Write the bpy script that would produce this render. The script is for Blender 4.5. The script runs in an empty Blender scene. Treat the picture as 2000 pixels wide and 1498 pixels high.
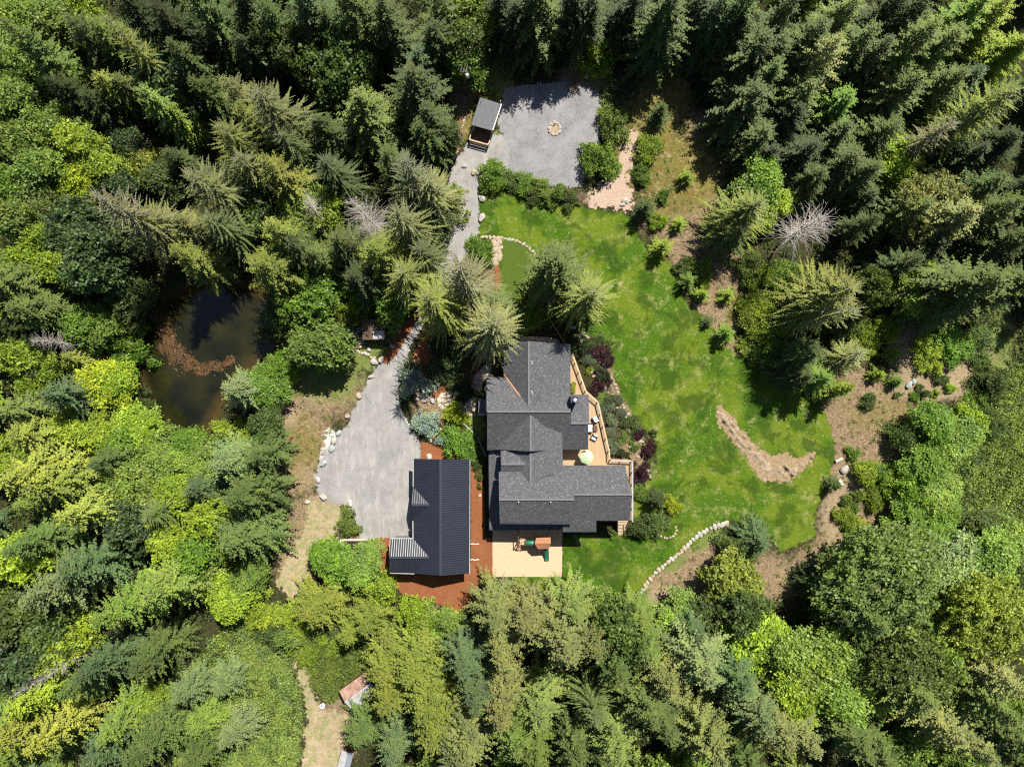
import bpy, math, random
import numpy as np
from mathutils import Vector

# ------------------------------------------------------------------ camera, sky, sun, exposure
H = 100.0            # metres above the ground
S = 0.075            # metres per photo pixel on the ground
sc = bpy.context.scene
cd = bpy.data.cameras.new("camera")
cd.lens = 24.0; cd.sensor_width = 36.0; cd.clip_start = 0.5; cd.clip_end = 3000
cam = bpy.data.objects.new("camera", cd); sc.collection.objects.link(cam)
cam.location = (0, 0, H); cam.rotation_euler = (0, 0, 0)
sc.camera = cam
SUN_EL = math.radians(55); SUN_AZ = math.radians(27)
w = bpy.data.worlds.new("World"); sc.world = w; w.use_nodes = True
nt = w.node_tree
sky = nt.nodes.new("ShaderNodeTexSky"); sky.sky_type = 'NISHITA'; sky.sun_disc = False
sky.sun_elevation = SUN_EL; sky.sun_rotation = SUN_AZ; sky.altitude = 200
bg = nt.nodes["Background"]; nt.links.new(sky.outputs[0], bg.inputs[0]); bg.inputs[1].default_value = 0.05
sd_ = bpy.data.lights.new("sun", 'SUN'); sd_.energy = 5.0; sd_.angle = math.radians(0.5); sd_.color = (1, .945, .84)
sun = bpy.data.objects.new("sun", sd_); sc.collection.objects.link(sun)
sdir = Vector((math.cos(SUN_EL) * math.sin(SUN_AZ), math.cos(SUN_EL) * math.cos(SUN_AZ), math.sin(SUN_EL)))
sun.rotation_euler = (-sdir).to_track_quat('-Z', 'Y').to_euler()
sc.view_settings.view_transform = 'Standard'; sc.view_settings.look = 'None'
sc.view_settings.exposure = 0.88; sc.view_settings.gamma = 1.0
sc.cycles.max_bounces = 6; sc.cycles.diffuse_bounces = 2; sc.cycles.transmission_bounces = 4
sc.cycles.transparent_max_bounces = 12
sc.cycles.use_denoising = False
sc.cycles.pixel_filter_type = 'BLACKMAN_HARRIS'; sc.cycles.filter_width = 1.2
COL = sc.collection

def G(px, py, z=0.0):
    """photo pixel -> world point at height z"""
    k = S * (H - z) / H
    return ((px - 1000) * k, -(py - 749) * k, z)

# ------------------------------------------------------------------ objects and tags
def link(o, parent=None):
    COL.objects.link(o)
    if parent: o.parent = parent
    return o
def tag(o, label=None, cat=None, group=None, kind=None):
    if label: o['label'] = label
    if cat: o['category'] = cat
    if group: o['group'] = group
    if kind: o['kind'] = kind
    return o
def empty(name, loc=(0, 0, 0), rz=0):
    o = bpy.data.objects.new(name, None); o.location = loc; o.rotation_euler = (0, 0, rz)
    o.empty_display_size = .3
    return link(o)

class MB:
    """collects polygons; build() links them as one mesh"""
    def __init__(s): s.v = []; s.f = []
    def poly(s, pts):
        n = len(s.v); s.v += [tuple(p) for p in pts]; s.f.append(tuple(range(n, n + len(pts)))); return s
    def prism(s, pts, dz):
        """polygon pts (counter clockwise from above) thickened downwards by dz"""
        n = len(pts); b = len(s.v)
        s.v += [tuple(p) for p in pts] + [(p[0], p[1], p[2] - dz) for p in pts]
        s.f.append(tuple(range(b, b + n))); s.f.append(tuple(range(b + 2 * n - 1, b + n - 1, -1)))
        for i in range(n):
            j = (i + 1) % n
            s.f.append((b + i, b + n + i, b + n + j, b + j))
        return s
    def box(s, x0, y0, z0, x1, y1, z1):
        return s.prism([(x0, y0, z1), (x1, y0, z1), (x1, y1, z1), (x0, y1, z1)], z1 - z0)
    def obox(s, c, sx, sy, z0, z1, a=0.0):
        ca, sa = math.cos(a), math.sin(a); p = []
        for ux, uy in ((-1, -1), (1, -1), (1, 1), (-1, 1)):
            x, y = ux * sx / 2, uy * sy / 2
            p.append((c[0] + x * ca - y * sa, c[1] + x * sa + y * ca, z1))
        return s.prism(p, z1 - z0)
    def bar(s, a, b, wd, ht):
        """rectangular bar between two points"""
        a = Vector(a); b = Vector(b); d = (b - a).normalized()
        up = Vector((0, 0, 1)) if abs(d.z) < .95 else Vector((0, 1, 0))
        sx = d.cross(up).normalized() * wd / 2; sy = sx.cross(d).normalized() * ht / 2
        n = len(s.v)
        for p in (a, b):
            for q in (sx + sy, -sx + sy, -sx - sy, sx - sy): s.v.append(tuple(p + q))
        s.f += [(n, n + 1, n + 2, n + 3), (n + 7, n + 6, n + 5, n + 4)]
        for i in range(4):
            j = (i + 1) % 4; s.f.append((n + i, n + 4 + i, n + 4 + j, n + j))
        return s
    def tube(s, pts, rad, seg=8, cap=True):
        pts = [Vector(p) for p in pts]; n0 = len(s.v)
        if not hasattr(rad, '__len__'): rad = [rad] * len(pts)
        for i, p in enumerate(pts):
            d = (pts[min(i + 1, len(pts) - 1)] - pts[max(i - 1, 0)]).normalized()
            up = Vector((0, 0, 1)) if abs(d.z) < .9 else Vector((1, 0, 0))
            a = d.cross(up).normalized(); b = d.cross(a)
            for k in range(seg):
                t = 2 * math.pi * k / seg
                s.v.append(tuple(p + (a * math.cos(t) + b * math.sin(t)) * rad[i]))
        for i in range(len(pts) - 1):
            for k in range(seg):
                k2 = (k + 1) % seg
                s.f.append((n0 + i * seg + k, n0 + i * seg + k2, n0 + (i + 1) * seg + k2, n0 + (i + 1) * seg + k))
        if cap:
            s.f.append(tuple(range(n0, n0 + seg))); e = n0 + (len(pts) - 1) * seg
            s.f.append(tuple(range(e + seg - 1, e - 1, -1)))
        return s
    def build(s, name, mat, parent=None, smooth=False, fix=True):
        me = bpy.data.meshes.new(name); me.from_pydata(s.v, [], s.f); me.update()
        if fix:
            import bmesh
            b = bmesh.new(); b.from_mesh(me); bmesh.ops.recalc_face_normals(b, faces=b.faces); b.to_mesh(me); b.free()
        if smooth: me.polygons.foreach_set('use_smooth', [True] * len(me.polygons))
        me.materials.append(mat)
        return link(bpy.data.objects.new(name, me), parent)

def np_mesh(name, V, F, mats, attrs=None, midx=None, smooth=False):
    """V (n,3) F (m,4) quads -> mesh"""
    me = bpy.data.meshes.new(name); V = np.asarray(V, np.float32); F = np.asarray(F, np.int32)
    k = F.shape[1]
    me.vertices.add(len(V)); me.vertices.foreach_set('co', V.ravel())
    me.loops.add(F.size); me.loops.foreach_set('vertex_index', F.ravel())
    me.polygons.add(len(F)); me.polygons.foreach_set('loop_start', np.arange(0, F.size, k, dtype=np.int32))
    me.polygons.foreach_set('loop_total', np.full(len(F), k, np.int32))
    for m in mats: me.materials.append(m)
    if midx is not None: me.polygons.foreach_set('material_index', np.asarray(midx, np.int32))
    if smooth: me.polygons.foreach_set('use_smooth', np.ones(len(F), bool))
    me.update(calc_edges=True)
    for nm, (dom, typ, arr) in (attrs or {}).items():
        a = me.attributes.new(nm, typ, dom)
        a.data.foreach_set('value' if typ == 'FLOAT' else 'color', np.asarray(arr, np.float32).ravel())
    return me

# ------------------------------------------------------------------ materials
class N:
    """tiny node helper"""
    def __init__(s, name):
        s.m = bpy.data.materials.new(name); s.m.use_nodes = True; s.t = s.m.node_tree
        s.p = s.t.nodes["Principled BSDF"]; s.out = s.t.nodes["Material Output"]
        s.co = None
    def n(s, typ, **kw):
        x = s.t.nodes.new(typ)
        for k, v in kw.items():
            if k.startswith('i_'):
                x.inputs[k[2:].replace('_', ' ')].default_value = v
            else: setattr(x, k, v)
        return x
    def l(s, a, b): s.t.links.new(a, b)
    def coords(s, kind='Object'):
        if s.co is None:
            s.co = s.n('ShaderNodeTexCoord')
        return s.co.outputs[kind]
    def world(s):
        g = s.n('ShaderNodeNewGeometry'); return g.outputs['Position']
    def noise(s, scale, detail=5, rough=.6, vec=None, dist=0.0, stretch=None):
        x = s.n('ShaderNodeTexNoise'); x.inputs['Scale'].default_value = scale
        x.inputs['Detail'].default_value = detail; x.inputs['Roughness'].default_value = rough
        x.inputs['Distortion'].default_value = dist
        v = vec if vec is not None else s.world()
        if stretch:
            mp = s.n('ShaderNodeMapping'); mp.inputs['Scale'].default_value = stretch; s.l(v, mp.inputs[0]); v = mp.outputs[0]
        s.l(v, x.inputs['Vector']); return x.outputs['Fac']
    def ramp(s, fac, stops, interp='LINEAR'):
        r = s.n('ShaderNodeValToRGB'); cr = r.color_ramp; cr.interpolation = interp
        while len(cr.elements) < len(stops): cr.elements.new(.5)
        for e, (p, c) in zip(cr.elements, stops):
            e.position = p; e.color = (c[0], c[1], c[2], 1) if hasattr(c, '__len__') else (c, c, c, 1)
        s.l(fac, r.inputs[0]); return r.outputs[0]
    def mix(s, fac, a, b, mode='MIX'):
        x = s.n('ShaderNodeMix', data_type='RGBA', blend_type=mode)
        for sock, v in ((x.inputs[0], fac), (x.inputs[6], a), (x.inputs[7], b)):
            if isinstance(v, (int, float)): sock.default_value = v
            elif isinstance(v, tuple): sock.default_value = (*v, 1) if len(v) == 3 else v
            else: s.l(v, sock)
        return x.outputs[2]
    def math(s, op, a, b=0.0, c=None, clamp=False):
        x = s.n('ShaderNodeMath', operation=op, use_clamp=clamp)
        for i, v in enumerate((a, b) if c is None else (a, b, c)):
            if isinstance(v, (int, float)): x.inputs[i].default_value = v
            else: s.l(v, x.inputs[i])
        return x.outputs[0]
    def attr(s, nm):
        x = s.n('ShaderNodeAttribute'); x.attribute_name = nm; return x
    def base(s, c, rough=.9, spec=.2, bump=None, bs=.3, bd=.05, metal=0.0):
        if isinstance(c, tuple): s.p.inputs['Base Color'].default_value = (*c, 1)
        else: s.l(c, s.p.inputs['Base Color'])
        s.p.inputs['Roughness'].default_value = rough; s.p.inputs['Specular IOR Level'].default_value = spec
        s.p.inputs['Metallic'].default_value = metal
        if bump is not None:
            b = s.n('ShaderNodeBump'); b.inputs['Strength'].default_value = bs; b.inputs['Distance'].default_value = bd
            s.l(bump, b.inputs['Height']); s.l(b.outputs[0], s.p.inputs['Normal'])
        return s.m

def simple(name, c, rough=.7, var=.25, scale=6, spec=.25, metal=0.0):
    n = N(name); f = n.noise(scale, 4)
    lo = tuple(x * (1 - var) for x in c); hi = tuple(min(1, x * (1 + var)) for x in c)
    return n.base(n.ramp(f, [(.3, lo), (.7, hi)]), rough, spec, bump=f, bs=.15, metal=metal)

def leaf_mat(name, trans=.35, rough=.55, gloss=.06):
    """foliage: the object's own colour, varied leaf by leaf, paler towards young tips"""
    n = N(name)
    oi = n.n('ShaderNodeObjectInfo'); v = n.attr('v').outputs['Fac']; tip = n.attr('tip').outputs['Fac']
    c = n.mix(n.math('MULTIPLY', tip, .75), oi.outputs['Color'], n.mix(1.0, oi.outputs['Color'], (1.6, 1.58, 1.15), 'MULTIPLY'))
    var = n.ramp(v, [(0, (.5, .56, .6)), (.5, (1, 1, 1)), (1, (1.5, 1.5, 1.1))])
    c = n.mix(1.0, c, var, 'MULTIPLY')
    big = n.ramp(n.noise(.45, 3), [(.3, (.78, .84, .9)), (.7, (1.22, 1.18, .95))])
    c = n.mix(1.0, c, big, 'MULTIPLY')
    d = n.n('ShaderNodeBsdfDiffuse'); n.l(c, d.inputs[0])
    t = n.n('ShaderNodeBsdfTranslucent'); n.l(n.mix(1.0, c, (1.2, 1.25, .55), 'MULTIPLY'), t.inputs[0])
    g = n.n('ShaderNodeBsdfGlossy'); g.inputs['Roughness'].default_value = rough; g.inputs[0].default_value = (1, 1, 1, 1)
    m1 = n.n('ShaderNodeMixShader'); m1.inputs[0].default_value = trans; n.l(d.outputs[0], m1.inputs[1]); n.l(t.outputs[0], m1.inputs[2])
    m2 = n.n('ShaderNodeMixShader'); m2.inputs[0].default_value = gloss; n.l(m1.outputs[0], m2.inputs[1]); n.l(g.outputs[0], m2.inputs[2])
    n.l(m2.outputs[0], n.out.inputs[0]); n.t.nodes.remove(n.p)
    return n.m
M = {}
M['needle'] = leaf_mat('needles', .22, .6, .018)
M['leaf'] = leaf_mat('leaves', .38, .55, .022)
M['bark'] = simple('bark', (.10, .075, .055), .9, .4, 9, .1)
M['greybark'] = simple('grey_bark', (.26, .235, .20), .9, .3, 9, .1)
M['deadwood'] = simple('dead_wood', (.46, .42, .38), .85, .25, 6, .15)

def sheet_mat(name, colf, rough=.95, amp=1.0, esc=1.3, bump=None, bs=.4, bd=.05, spec=.12):
    """surface whose ragged edge comes from the distance attribute sd and noise"""
    n = N(name); c = colf(n)
    bmp = bump(n) if bump else None
    n.base(c, rough, spec, bump=bmp, bs=bs, bd=bd)
    e = n.math('MULTIPLY', n.math('SUBTRACT', n.noise(esc, 6, .75), .5), amp * 2.2)
    a = n.math('GREATER_THAN', n.math('ADD', n.attr('sd').outputs['Fac'], e), 0.0)
    n.l(a, n.p.inputs['Alpha'])
    return n.m

# ------------------------------------------------------------------ signed distance and terrain
def sdist(P, poly):
    """signed distance (positive inside) of points P (n,2) to a closed polygon"""
    poly = np.asarray(poly, float); n = len(poly); d = np.full(len(P), 1e18); ins = np.zeros(len(P), bool)
    for i in range(n):
        a = poly[i]; b = poly[(i + 1) % n]; e = b - a; wv = P - a
        t = np.clip((wv @ e) / (e @ e + 1e-12), 0, 1)
        q = wv - t[:, None] * e; d = np.minimum(d, (q * q).sum(1))
        c1 = (a[1] <= P[:, 1]) & (b[1] > P[:, 1]); c2 = (b[1] <= P[:, 1]) & (a[1] > P[:, 1])
        cr = e[0] * wv[:, 1] - e[1] * wv[:, 0]
        ins ^= (c1 & (cr > 0)) | (c2 & (cr < 0))
    return np.where(ins, 1, -1) * np.sqrt(d)
def gpoly(pts): return [G(x, y)[:2] for x, y in pts]
def smooth(x, a, b):
    t = np.clip((x - a) / (b - a), 0, 1); return t * t * (3 - 2 * t)

DRIVE = [(925,276),(948,262),(985,262),(1003,300),(1003,345),(965,340),(938,342),(937,400),(934,470),(915,492),(882,560),(852,600),(832,628),(806,668),(787,720),(777,770),(779,792),(791,816),(812,850),(822,862),(822,900),(812,905),(812,1052),(705,1054),(700,1038),(690,996),(650,982),(626,978),(614,932),(624,900),(636,878),(655,852),(680,830),(690,800),(715,750),(740,712),(760,690),(780,655),(800,625),(815,605),(840,560),(860,510),(870,480),(872,440),(875,380),(880,330),(890,314),(912,282)]
PAD = [(985,172),(1030,166),(1110,160),(1168,178),(1180,230),(1168,280),(1150,332),(1132,367),(1060,362),(992,345),(994,322),(998,292),(982,264),(972,240),(980,205)]
LAWN = [(938,343),(985,360),(1040,380),(1100,397),(1145,407),(1200,413),(1236,425),(1242,452),(1270,490),(1312,516),(1322,560),(1350,600),(1385,622),(1400,668),(1440,692),(1480,716),(1525,746),(1562,770),(1602,790),(1625,842),(1632,885),(1620,932),(1605,975),(1592,1002),(1590,1050),(1560,1064),(1522,1076),(1500,1040),(1474,1008),(1458,1024),(1428,1018),(1390,1035),(1340,1074),(1290,1114),(1252,1160),(1190,1180),(1120,1170),(995,1150),(995,1125),(1098,1125),(1098,1045),(1235,1045),(1246,960),(1287,925),(1272,850),(1236,810),(1212,770),(1195,720),(1172,680),(1140,650),(1112,615),(1060,640),(1000,662),(955,680),(940,620),(970,560),(968,466),(936,466)]
POND = [(300,590),(350,572),(420,562),(500,562),(545,600),(548,650),(535,680),(505,702),(465,740),(432,780),(412,820),(395,848),(345,856),(300,836),(275,800),(275,760),(255,720),(262,680),(282,620)]
PLAID = [(980,470),(1010,474),(1040,490),(1058,512),(1062,560),(1040,600),(1000,630),(984,600),(978,560),(980,520)]
MULCH = [(733,1050),(812,1050),(812,1100),(920,1100),(920,905),(822,905),(822,862),(850,868),(900,885),(936,905),(944,940),(947,1000),(947,1050),(962,1050),(962,1125),(935,1150),(912,1195),(882,1192),(842,1172),(790,1166),(765,1132),(745,1110),(733,1080)]
CHIPS = [(962,1032),(1098,1032),(1098,1126),(962,1126)]
PATHS = [[(572,1150),(582,1180),(576,1230),(592,1290),(605,1340),(622,1378),(652,1388),(700,1400),(690,1450),(668,1500),(660,1530),(588,1530),(597,1400),(586,1330),(574,1290),(566,1230),(560,1180)],
         [(598,975),(650,985),(684,1000),(664,1040),(628,1070),(604,1110),(584,1160),(560,1160),(536,1140),(560,1090),(590,1040),(600,1010)]]
ROCKP = [(1393,795),(1420,798),(1450,838),(1480,868),(1502,890),(1522,904),(1560,898),(1597,880),(1592,900),(1570,920),(1545,942),(1490,942),(1462,902),(1430,862),(1400,830)]
SOIL = [[(1146,398),(1150,380),(1185,350),(1208,300),(1215,262),(1240,250),(1256,270),(1240,300),(1225,345),(1236,380),(1236,412),(1180,408)]]
BEDS = [[(735,705),(752,690),(783,640),(812,604),(824,612),(800,650),(776,690),(757,712)],
        [(965,510),(975,510),(978,580),(966,585),(968,545)],
        [(882,235),(900,226),(905,245),(898,290),(888,308),(872,300)],
        [(846,630),(900,640),(935,700),(935,760),(905,790),(870,780),(840,770),(815,730),(806,700),(822,660)]]
flat_polys = [gpoly(p) for p in (DRIVE, PAD, LAWN, MULCH, CHIPS)]
HOUSEP = gpoly([(935, 660), (1130, 640), (1245, 820), (1260, 1060), (935, 1060)])
PONDG = gpoly(POND)
def terrain(P):
    P = np.asarray(P, float); x, y = P[:, 0], P[:, 1]
    z = .35 * np.sin(x * .13 + 1) * np.cos(y * .11) + .22 * np.sin(x * .31 + y * .22) + .12 * np.sin(x * .7 - y * .53) + .07 * np.sin(x * 1.3 + 2) * np.sin(y * 1.5)
    dd = np.full(len(P), -1e9)
    for p in flat_polys + [HOUSEP]: dd = np.maximum(dd, sdist(P, p))
    z = z * smooth(-dd, .5, 9)
    sp = sdist(P, PONDG)
    z = z * smooth(-sp, .3, 5) - 1.9 * smooth(sp, -1.2, 2.5)
    return z
def tz(x, y): return float(terrain([(x, y)])[0])

# ------------------------------------------------------------------ the ground and what is laid on it
ZONES = [  # (px, py, rx, ry, degrees, kind, strength)
 (1270,250,60,130,20,'moss',1),(1330,340,90,90,0,'moss',1),(1300,150,40,120,-25,'moss',.9),(1345,60,25,80,-20,'moss',.8),(1370,250,50,40,0,'dry',.8),(1290,170,30,60,-25,'dry',.9),
 (1330,420,90,60,0,'dry',.9),(1370,400,60,40,0,'dark',.8),(1350,480,50,60,0,'dry',1),(1300,400,60,40,0,'moss',.8),
 (1420,540,70,70,0,'dry',1),(1400,620,60,50,0,'dry',1),(1450,700,80,50,25,'dry',1),(1440,600,40,60,0,'moss',.7),(1500,740,60,30,30,'dry',1),
 (1780,620,40,60,0,'dry',1),(1790,560,30,30,0,'dry',.8),(1780,690,50,40,0,'pale',1.1),(1700,760,110,40,0,'dry',1),(1720,810,130,60,0,'moss',.6),(1700,830,120,60,0,'dry',1),
 (1850,735,100,44,-8,'pale',1.25),(1920,720,60,26,-35,'dry',1),(1960,660,30,50,-10,'weed',1),(1700,900,90,90,0,'dry',1),(1730,1010,80,70,0,'dry',1),(1640,1000,50,110,10,'pale',.8),
 (1620,1100,90,50,-15,'dry',1),(1560,1120,80,40,-10,'pale',.6),(1500,1130,80,60,0,'dry',.8),(1850,1030,40,40,0,'dry',.7),(1800,780,60,30,0,'weed',.4),
 (1375,1050,50,22,-35,'weed',.9),(1320,1100,36,18,-35,'weed',.8),(1330,1120,80,60,-30,'dry',1.2),(1290,1170,50,40,0,'pale',.8),(1400,1040,40,25,0,'weed',.8),(1380,1090,50,40,0,'dry',1),
 (1270,780,40,60,0,'weed',.4),(1215,790,30,80,-15,'dry',.7),(1190,700,30,60,-20,'dry',.8),(1240,880,30,60,-10,'dry',.8),(1270,940,20,50,0,'weed',.8),(1290,1040,30,30,0,'dry',.9),(1240,1010,25,60,0,'weed',.9),(1155,650,40,40,0,'weed',.7),
 (640,740,90,60,0,'weed',.8),(640,760,90,70,0,'dry',.8),(590,850,60,60,0,'dry',1),(590,880,60,90,0,'moss',.7),(560,800,40,60,0,'dry',.9),(600,930,50,50,0,'pale',.6),(570,930,50,40,0,'dry',1),(560,810,30,30,0,'pale',.8),
 (650,868,18,32,-20,'white',1),(630,905,8,40,0,'white',.8),(640,985,40,18,15,'pale',1),(620,1010,60,50,0,'dry',1),(590,1080,50,70,20,'dry',1),(540,700,30,30,0,'weed',1),(700,690,70,40,0,'weed',1),(560,720,30,60,0,'weed',.8),
 (750,640,60,40,0,'weed',.8),(900,200,25,90,10,'dry',1),(925,150,20,50,0,'dry',.9),(970,150,40,60,0,'weed',.9),(915,230,10,60,10,'moss',.8),(967,300,14,60,0,'weed',.8),
 (1140,150,50,30,0,'dry',1),(1180,170,40,30,0,'weed',.6),(1080,380,120,14,8,'dry',.8),(942,400,8,70,0,'dry',.8),(960,350,14,10,0,'dry',.6),
 (850,790,50,60,-15,'dry',.8),(825,810,18,26,-15,'pale',.4),(880,800,50,40,0,'weed',.5),(925,835,26,40,0,'weed',1),(980,560,10,90,0,'weed',.6),(960,560,26,80,0,'dry',.6),
 (500,1270,50,50,0,'dry',.8),(640,1290,70,70,0,'weed',1),(655,1330,40,50,0,'dry',.4),(690,1290,40,60,0,'weed',1),(660,1420,50,80,0,'dry',.8),(670,1450,40,60,0,'weed',.5),(860,1190,70,20,5,'pale',.5),
 (980,660,70,20,0,'weed',.8),(720,1050,50,20,0,'dry',.8),(1000,1130,20,16,0,'dry',.7),(930,1260,40,20,0,'dry',.7),(1900,1000,140,140,0,'weed',1),(1960,800,80,120,0,'weed',1),(1940,640,40,60,0,'weed',.6)]
def zone_weights(P):
    W = {k: np.zeros(len(P)) for k in ('moss', 'dry', 'pale', 'weed', 'white', 'dark')}
    for px, py, rx, ry, a, k, s in ZONES:
        gx, gy, _ = G(px, py); ca, sa = math.cos(math.radians(-a)), math.sin(math.radians(-a))
        dx, dy = P[:, 0] - gx, P[:, 1] - gy
        u = (dx * ca + dy * sa) / (rx * S); v = (-dx * sa + dy * ca) / (ry * S)
        W[k] = np.maximum(W[k], s * np.clip(1.35 - np.sqrt(u * u + v * v) * .85, 0, 1))
    return W

def axis(lo, hi, step, far):
    a = list(np.arange(lo, hi + step, step)); g = step
    while a[-1] < far: g *= 1.5; a.append(a[-1] + g)
    g = step; b = [lo]
    while b[-1] > -far: g *= 1.5; b.append(b[-1] - g)
    return np.array(b[:0:-1] + a)
gx = axis(-82, 82, .55, 900); gy = axis(-63, 63, .55, 900)
X, Y = np.meshgrid(gx, gy); P = np.stack([X.ravel(), Y.ravel()], 1); Z = terrain(P)
nx, ny = len(gx), len(gy); I = np.arange(nx * ny).reshape(ny, nx)
F = np.stack([I[:-1, :-1].ravel(), I[:-1, 1:].ravel(), I[1:, 1:].ravel(), I[1:, :-1].ravel()], 1)
W = zone_weights(P); pondsd = sdist(P, PONDG)
def ground_mat():
    n = N('ground_soil')
    f1 = n.noise(.5, 8, .65); f2 = n.noise(3.5, 6, .7); f3 = n.noise(14, 4, .7); f4 = n.noise(1.4, 7, .72)
    c = n.ramp(f2, [(.3, (.018, .016, .009)), (.48, (.036, .028, .016)), (.58, (.040, .058, .014)), (.75, (.07, .085, .025))])
    def lay(c, att, col, thr=.55, amp=1.3, nz=None):
        e = n.math('ADD', n.attr(att).outputs['Fac'], n.math('MULTIPLY', n.math('SUBTRACT', nz if nz else f4, .5), amp))
        m = n.ramp(e, [(thr - .16, 0.0), (thr + .12, 1.0)])
        return n.mix(m, c, col)
    dry = n.mix(n.ramp(f3, [(.35, 0), (.7, 1)]), n.ramp(f2, [(.38, (.060, .038, .026)), (.5, (.20, .13, .085)), (.62, (.38, .275, .185))]), n.ramp(f4, [(.4, (.30, .22, .14)), (.6, (.13, .12, .05))]))
    moss = n.mix(n.ramp(n.noise(2.2, 6, .75), [(.42, 0), (.58, 1)]), n.ramp(f2, [(.35, (.055, .040, .018)), (.5, (.15, .105, .035)), (.65, (.12, .135, .03))]), n.ramp(f4, [(.36, (.21, .125, .035)), (.5, (.14, .15, .035)), (.62, (.28, .22, .12))]))
    weed = n.mix(n.ramp(f3, [(.35, 0), (.65, 1)]), n.ramp(f2, [(.3, (.05, .09, .02)), (.55, (.10, .17, .03)), (.75, (.22, .24, .07))]), n.ramp(f4, [(.35, (.07, .12, .02)), (.65, (.24, .20, .09))]))
    pale = n.mix(n.ramp(f3, [(.4, 0), (.6, 1)]), n.ramp(f2, [(.38, (.20, .135, .085)), (.5, (.31, .225, .15)), (.62, (.44, .335, .24))]), n.ramp(f4, [(.4, (.30, .22, .15)), (.6, (.15, .14, .06))]))
    white = n.ramp(f2, [(.3, (.40, .38, .34)), (.6, (.62, .60, .56))])
    c = lay(c, 'dark', n.ramp(f2, [(.3, (.05, .035, .03)), (.7, (.13, .09, .07))]))
    c = lay(c, 'dry', dry); c = lay(c, 'moss', moss, .6); c = lay(c, 'pale', pale, .6); c = lay(c, 'weed', weed, .62, 1.6); c = lay(c, 'white', white, .6)
    c = n.mix(n.attr('mud').outputs['Fac'], c, n.ramp(f4, [(.35, (.05, .028, .010)), (.65, (.10, .052, .018))]))
    hb = n.math('ADD', n.math('MULTIPLY', f2, 1.0), n.math('MULTIPLY', f3, .4))
    return n.base(c, .97, .1, bump=hb, bs=.9, bd=.12)
at = {k: ('POINT', 'FLOAT', v) for k, v in W.items()}
at['mud'] = ('POINT', 'FLOAT', smooth(pondsd, -1.5, .5))
me = np_mesh('ground', np.column_stack([P, Z]), F, [ground_mat()], at, smooth=True)
tag(link(bpy.data.objects.new('ground', me)), kind='structure')

def sheet(name, poly, z, mat, step=.4, margin=1.2, kind='structure', edge=None, shrink=0.0):
    poly = gpoly(poly) if edge is None else edge
    a = np.array(poly); lo = a.min(0) - margin; hi = a.max(0) + margin
    xs = np.arange(lo[0], hi[0] + step, step); ys = np.arange(lo[1], hi[1] + step, step)
    X, Y = np.meshgrid(xs, ys); P = np.stack([X.ravel(), Y.ravel()], 1); sdv = sdist(P, poly) - shrink
    I = np.arange(len(P)).reshape(len(ys), len(xs))
    F = np.stack([I[:-1, :-1].ravel(), I[:-1, 1:].ravel(), I[1:, 1:].ravel(), I[1:, :-1].ravel()], 1)
    F = F[sdv[F].max(1) > -margin]
    used = np.unique(F); mp = np.full(len(P), -1); mp[used] = np.arange(len(used)); F = mp[F]; P = P[used]; sdv = sdv[used]
    z0 = terrain(P) + z
    me = np_mesh(name, np.column_stack([P, z0]), F, [mat], {'sd': ('POINT', 'FLOAT', sdv)}, smooth=True)
    o = link(bpy.data.objects.new(name, me)); o['kind'] = kind
    return o

def c_gravel(lo, hi, warm=False):
    def f(n):
        f2 = n.noise(11, 3, .9); f1 = n.noise(.35, 7, .62); f3 = n.noise(1.6, 6, .7)
        c = n.ramp(f2, [(.36, tuple(q * .7 for q in lo)), (.5, tuple((a + b) / 2 for a, b in zip(lo, hi))), (.64, tuple(q * 1.25 for q in hi))])
        c = n.mix(n.ramp(f1, [(.38, .0), (.62, .55)]), c, tuple(x * 1.22 for x in hi))
        c = n.mix(n.ramp(f3, [(.3, .45), (.45, 0)]), c, tuple(x * .8 for x in lo))
        if warm:
            c = n.mix(n.ramp(n.noise(.8, 6, .7, stretch=(1, 1, 1)), [(.60, 0), (.72, .5)]), c, (.36, .24, .17))
            c = n.mix(n.ramp(n.noise(.9, 5, .7, stretch=(1.5, .35, 1)), [(.5, 0), (.65, .35)]), c, (.42, .41, .40))
        return c
    return f
bn = lambda sc_: (lambda n: n.noise(sc_, 3, .8))
sheet('driveway', DRIVE, .012, sheet_mat('driveway_gravel', c_gravel((.145, .141, .137), (.255, .249, .242), True), amp=1.1, esc=1.6, bump=bn(12), bs=.5, bd=.04))
sheet('gravel_pad', PAD, .026, sheet_mat('pad_gravel', c_gravel((.10, .10, .107), (.235, .23, .235)), amp=1.2, esc=1.6, bump=bn(11), bs=.7, bd=.05))
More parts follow.
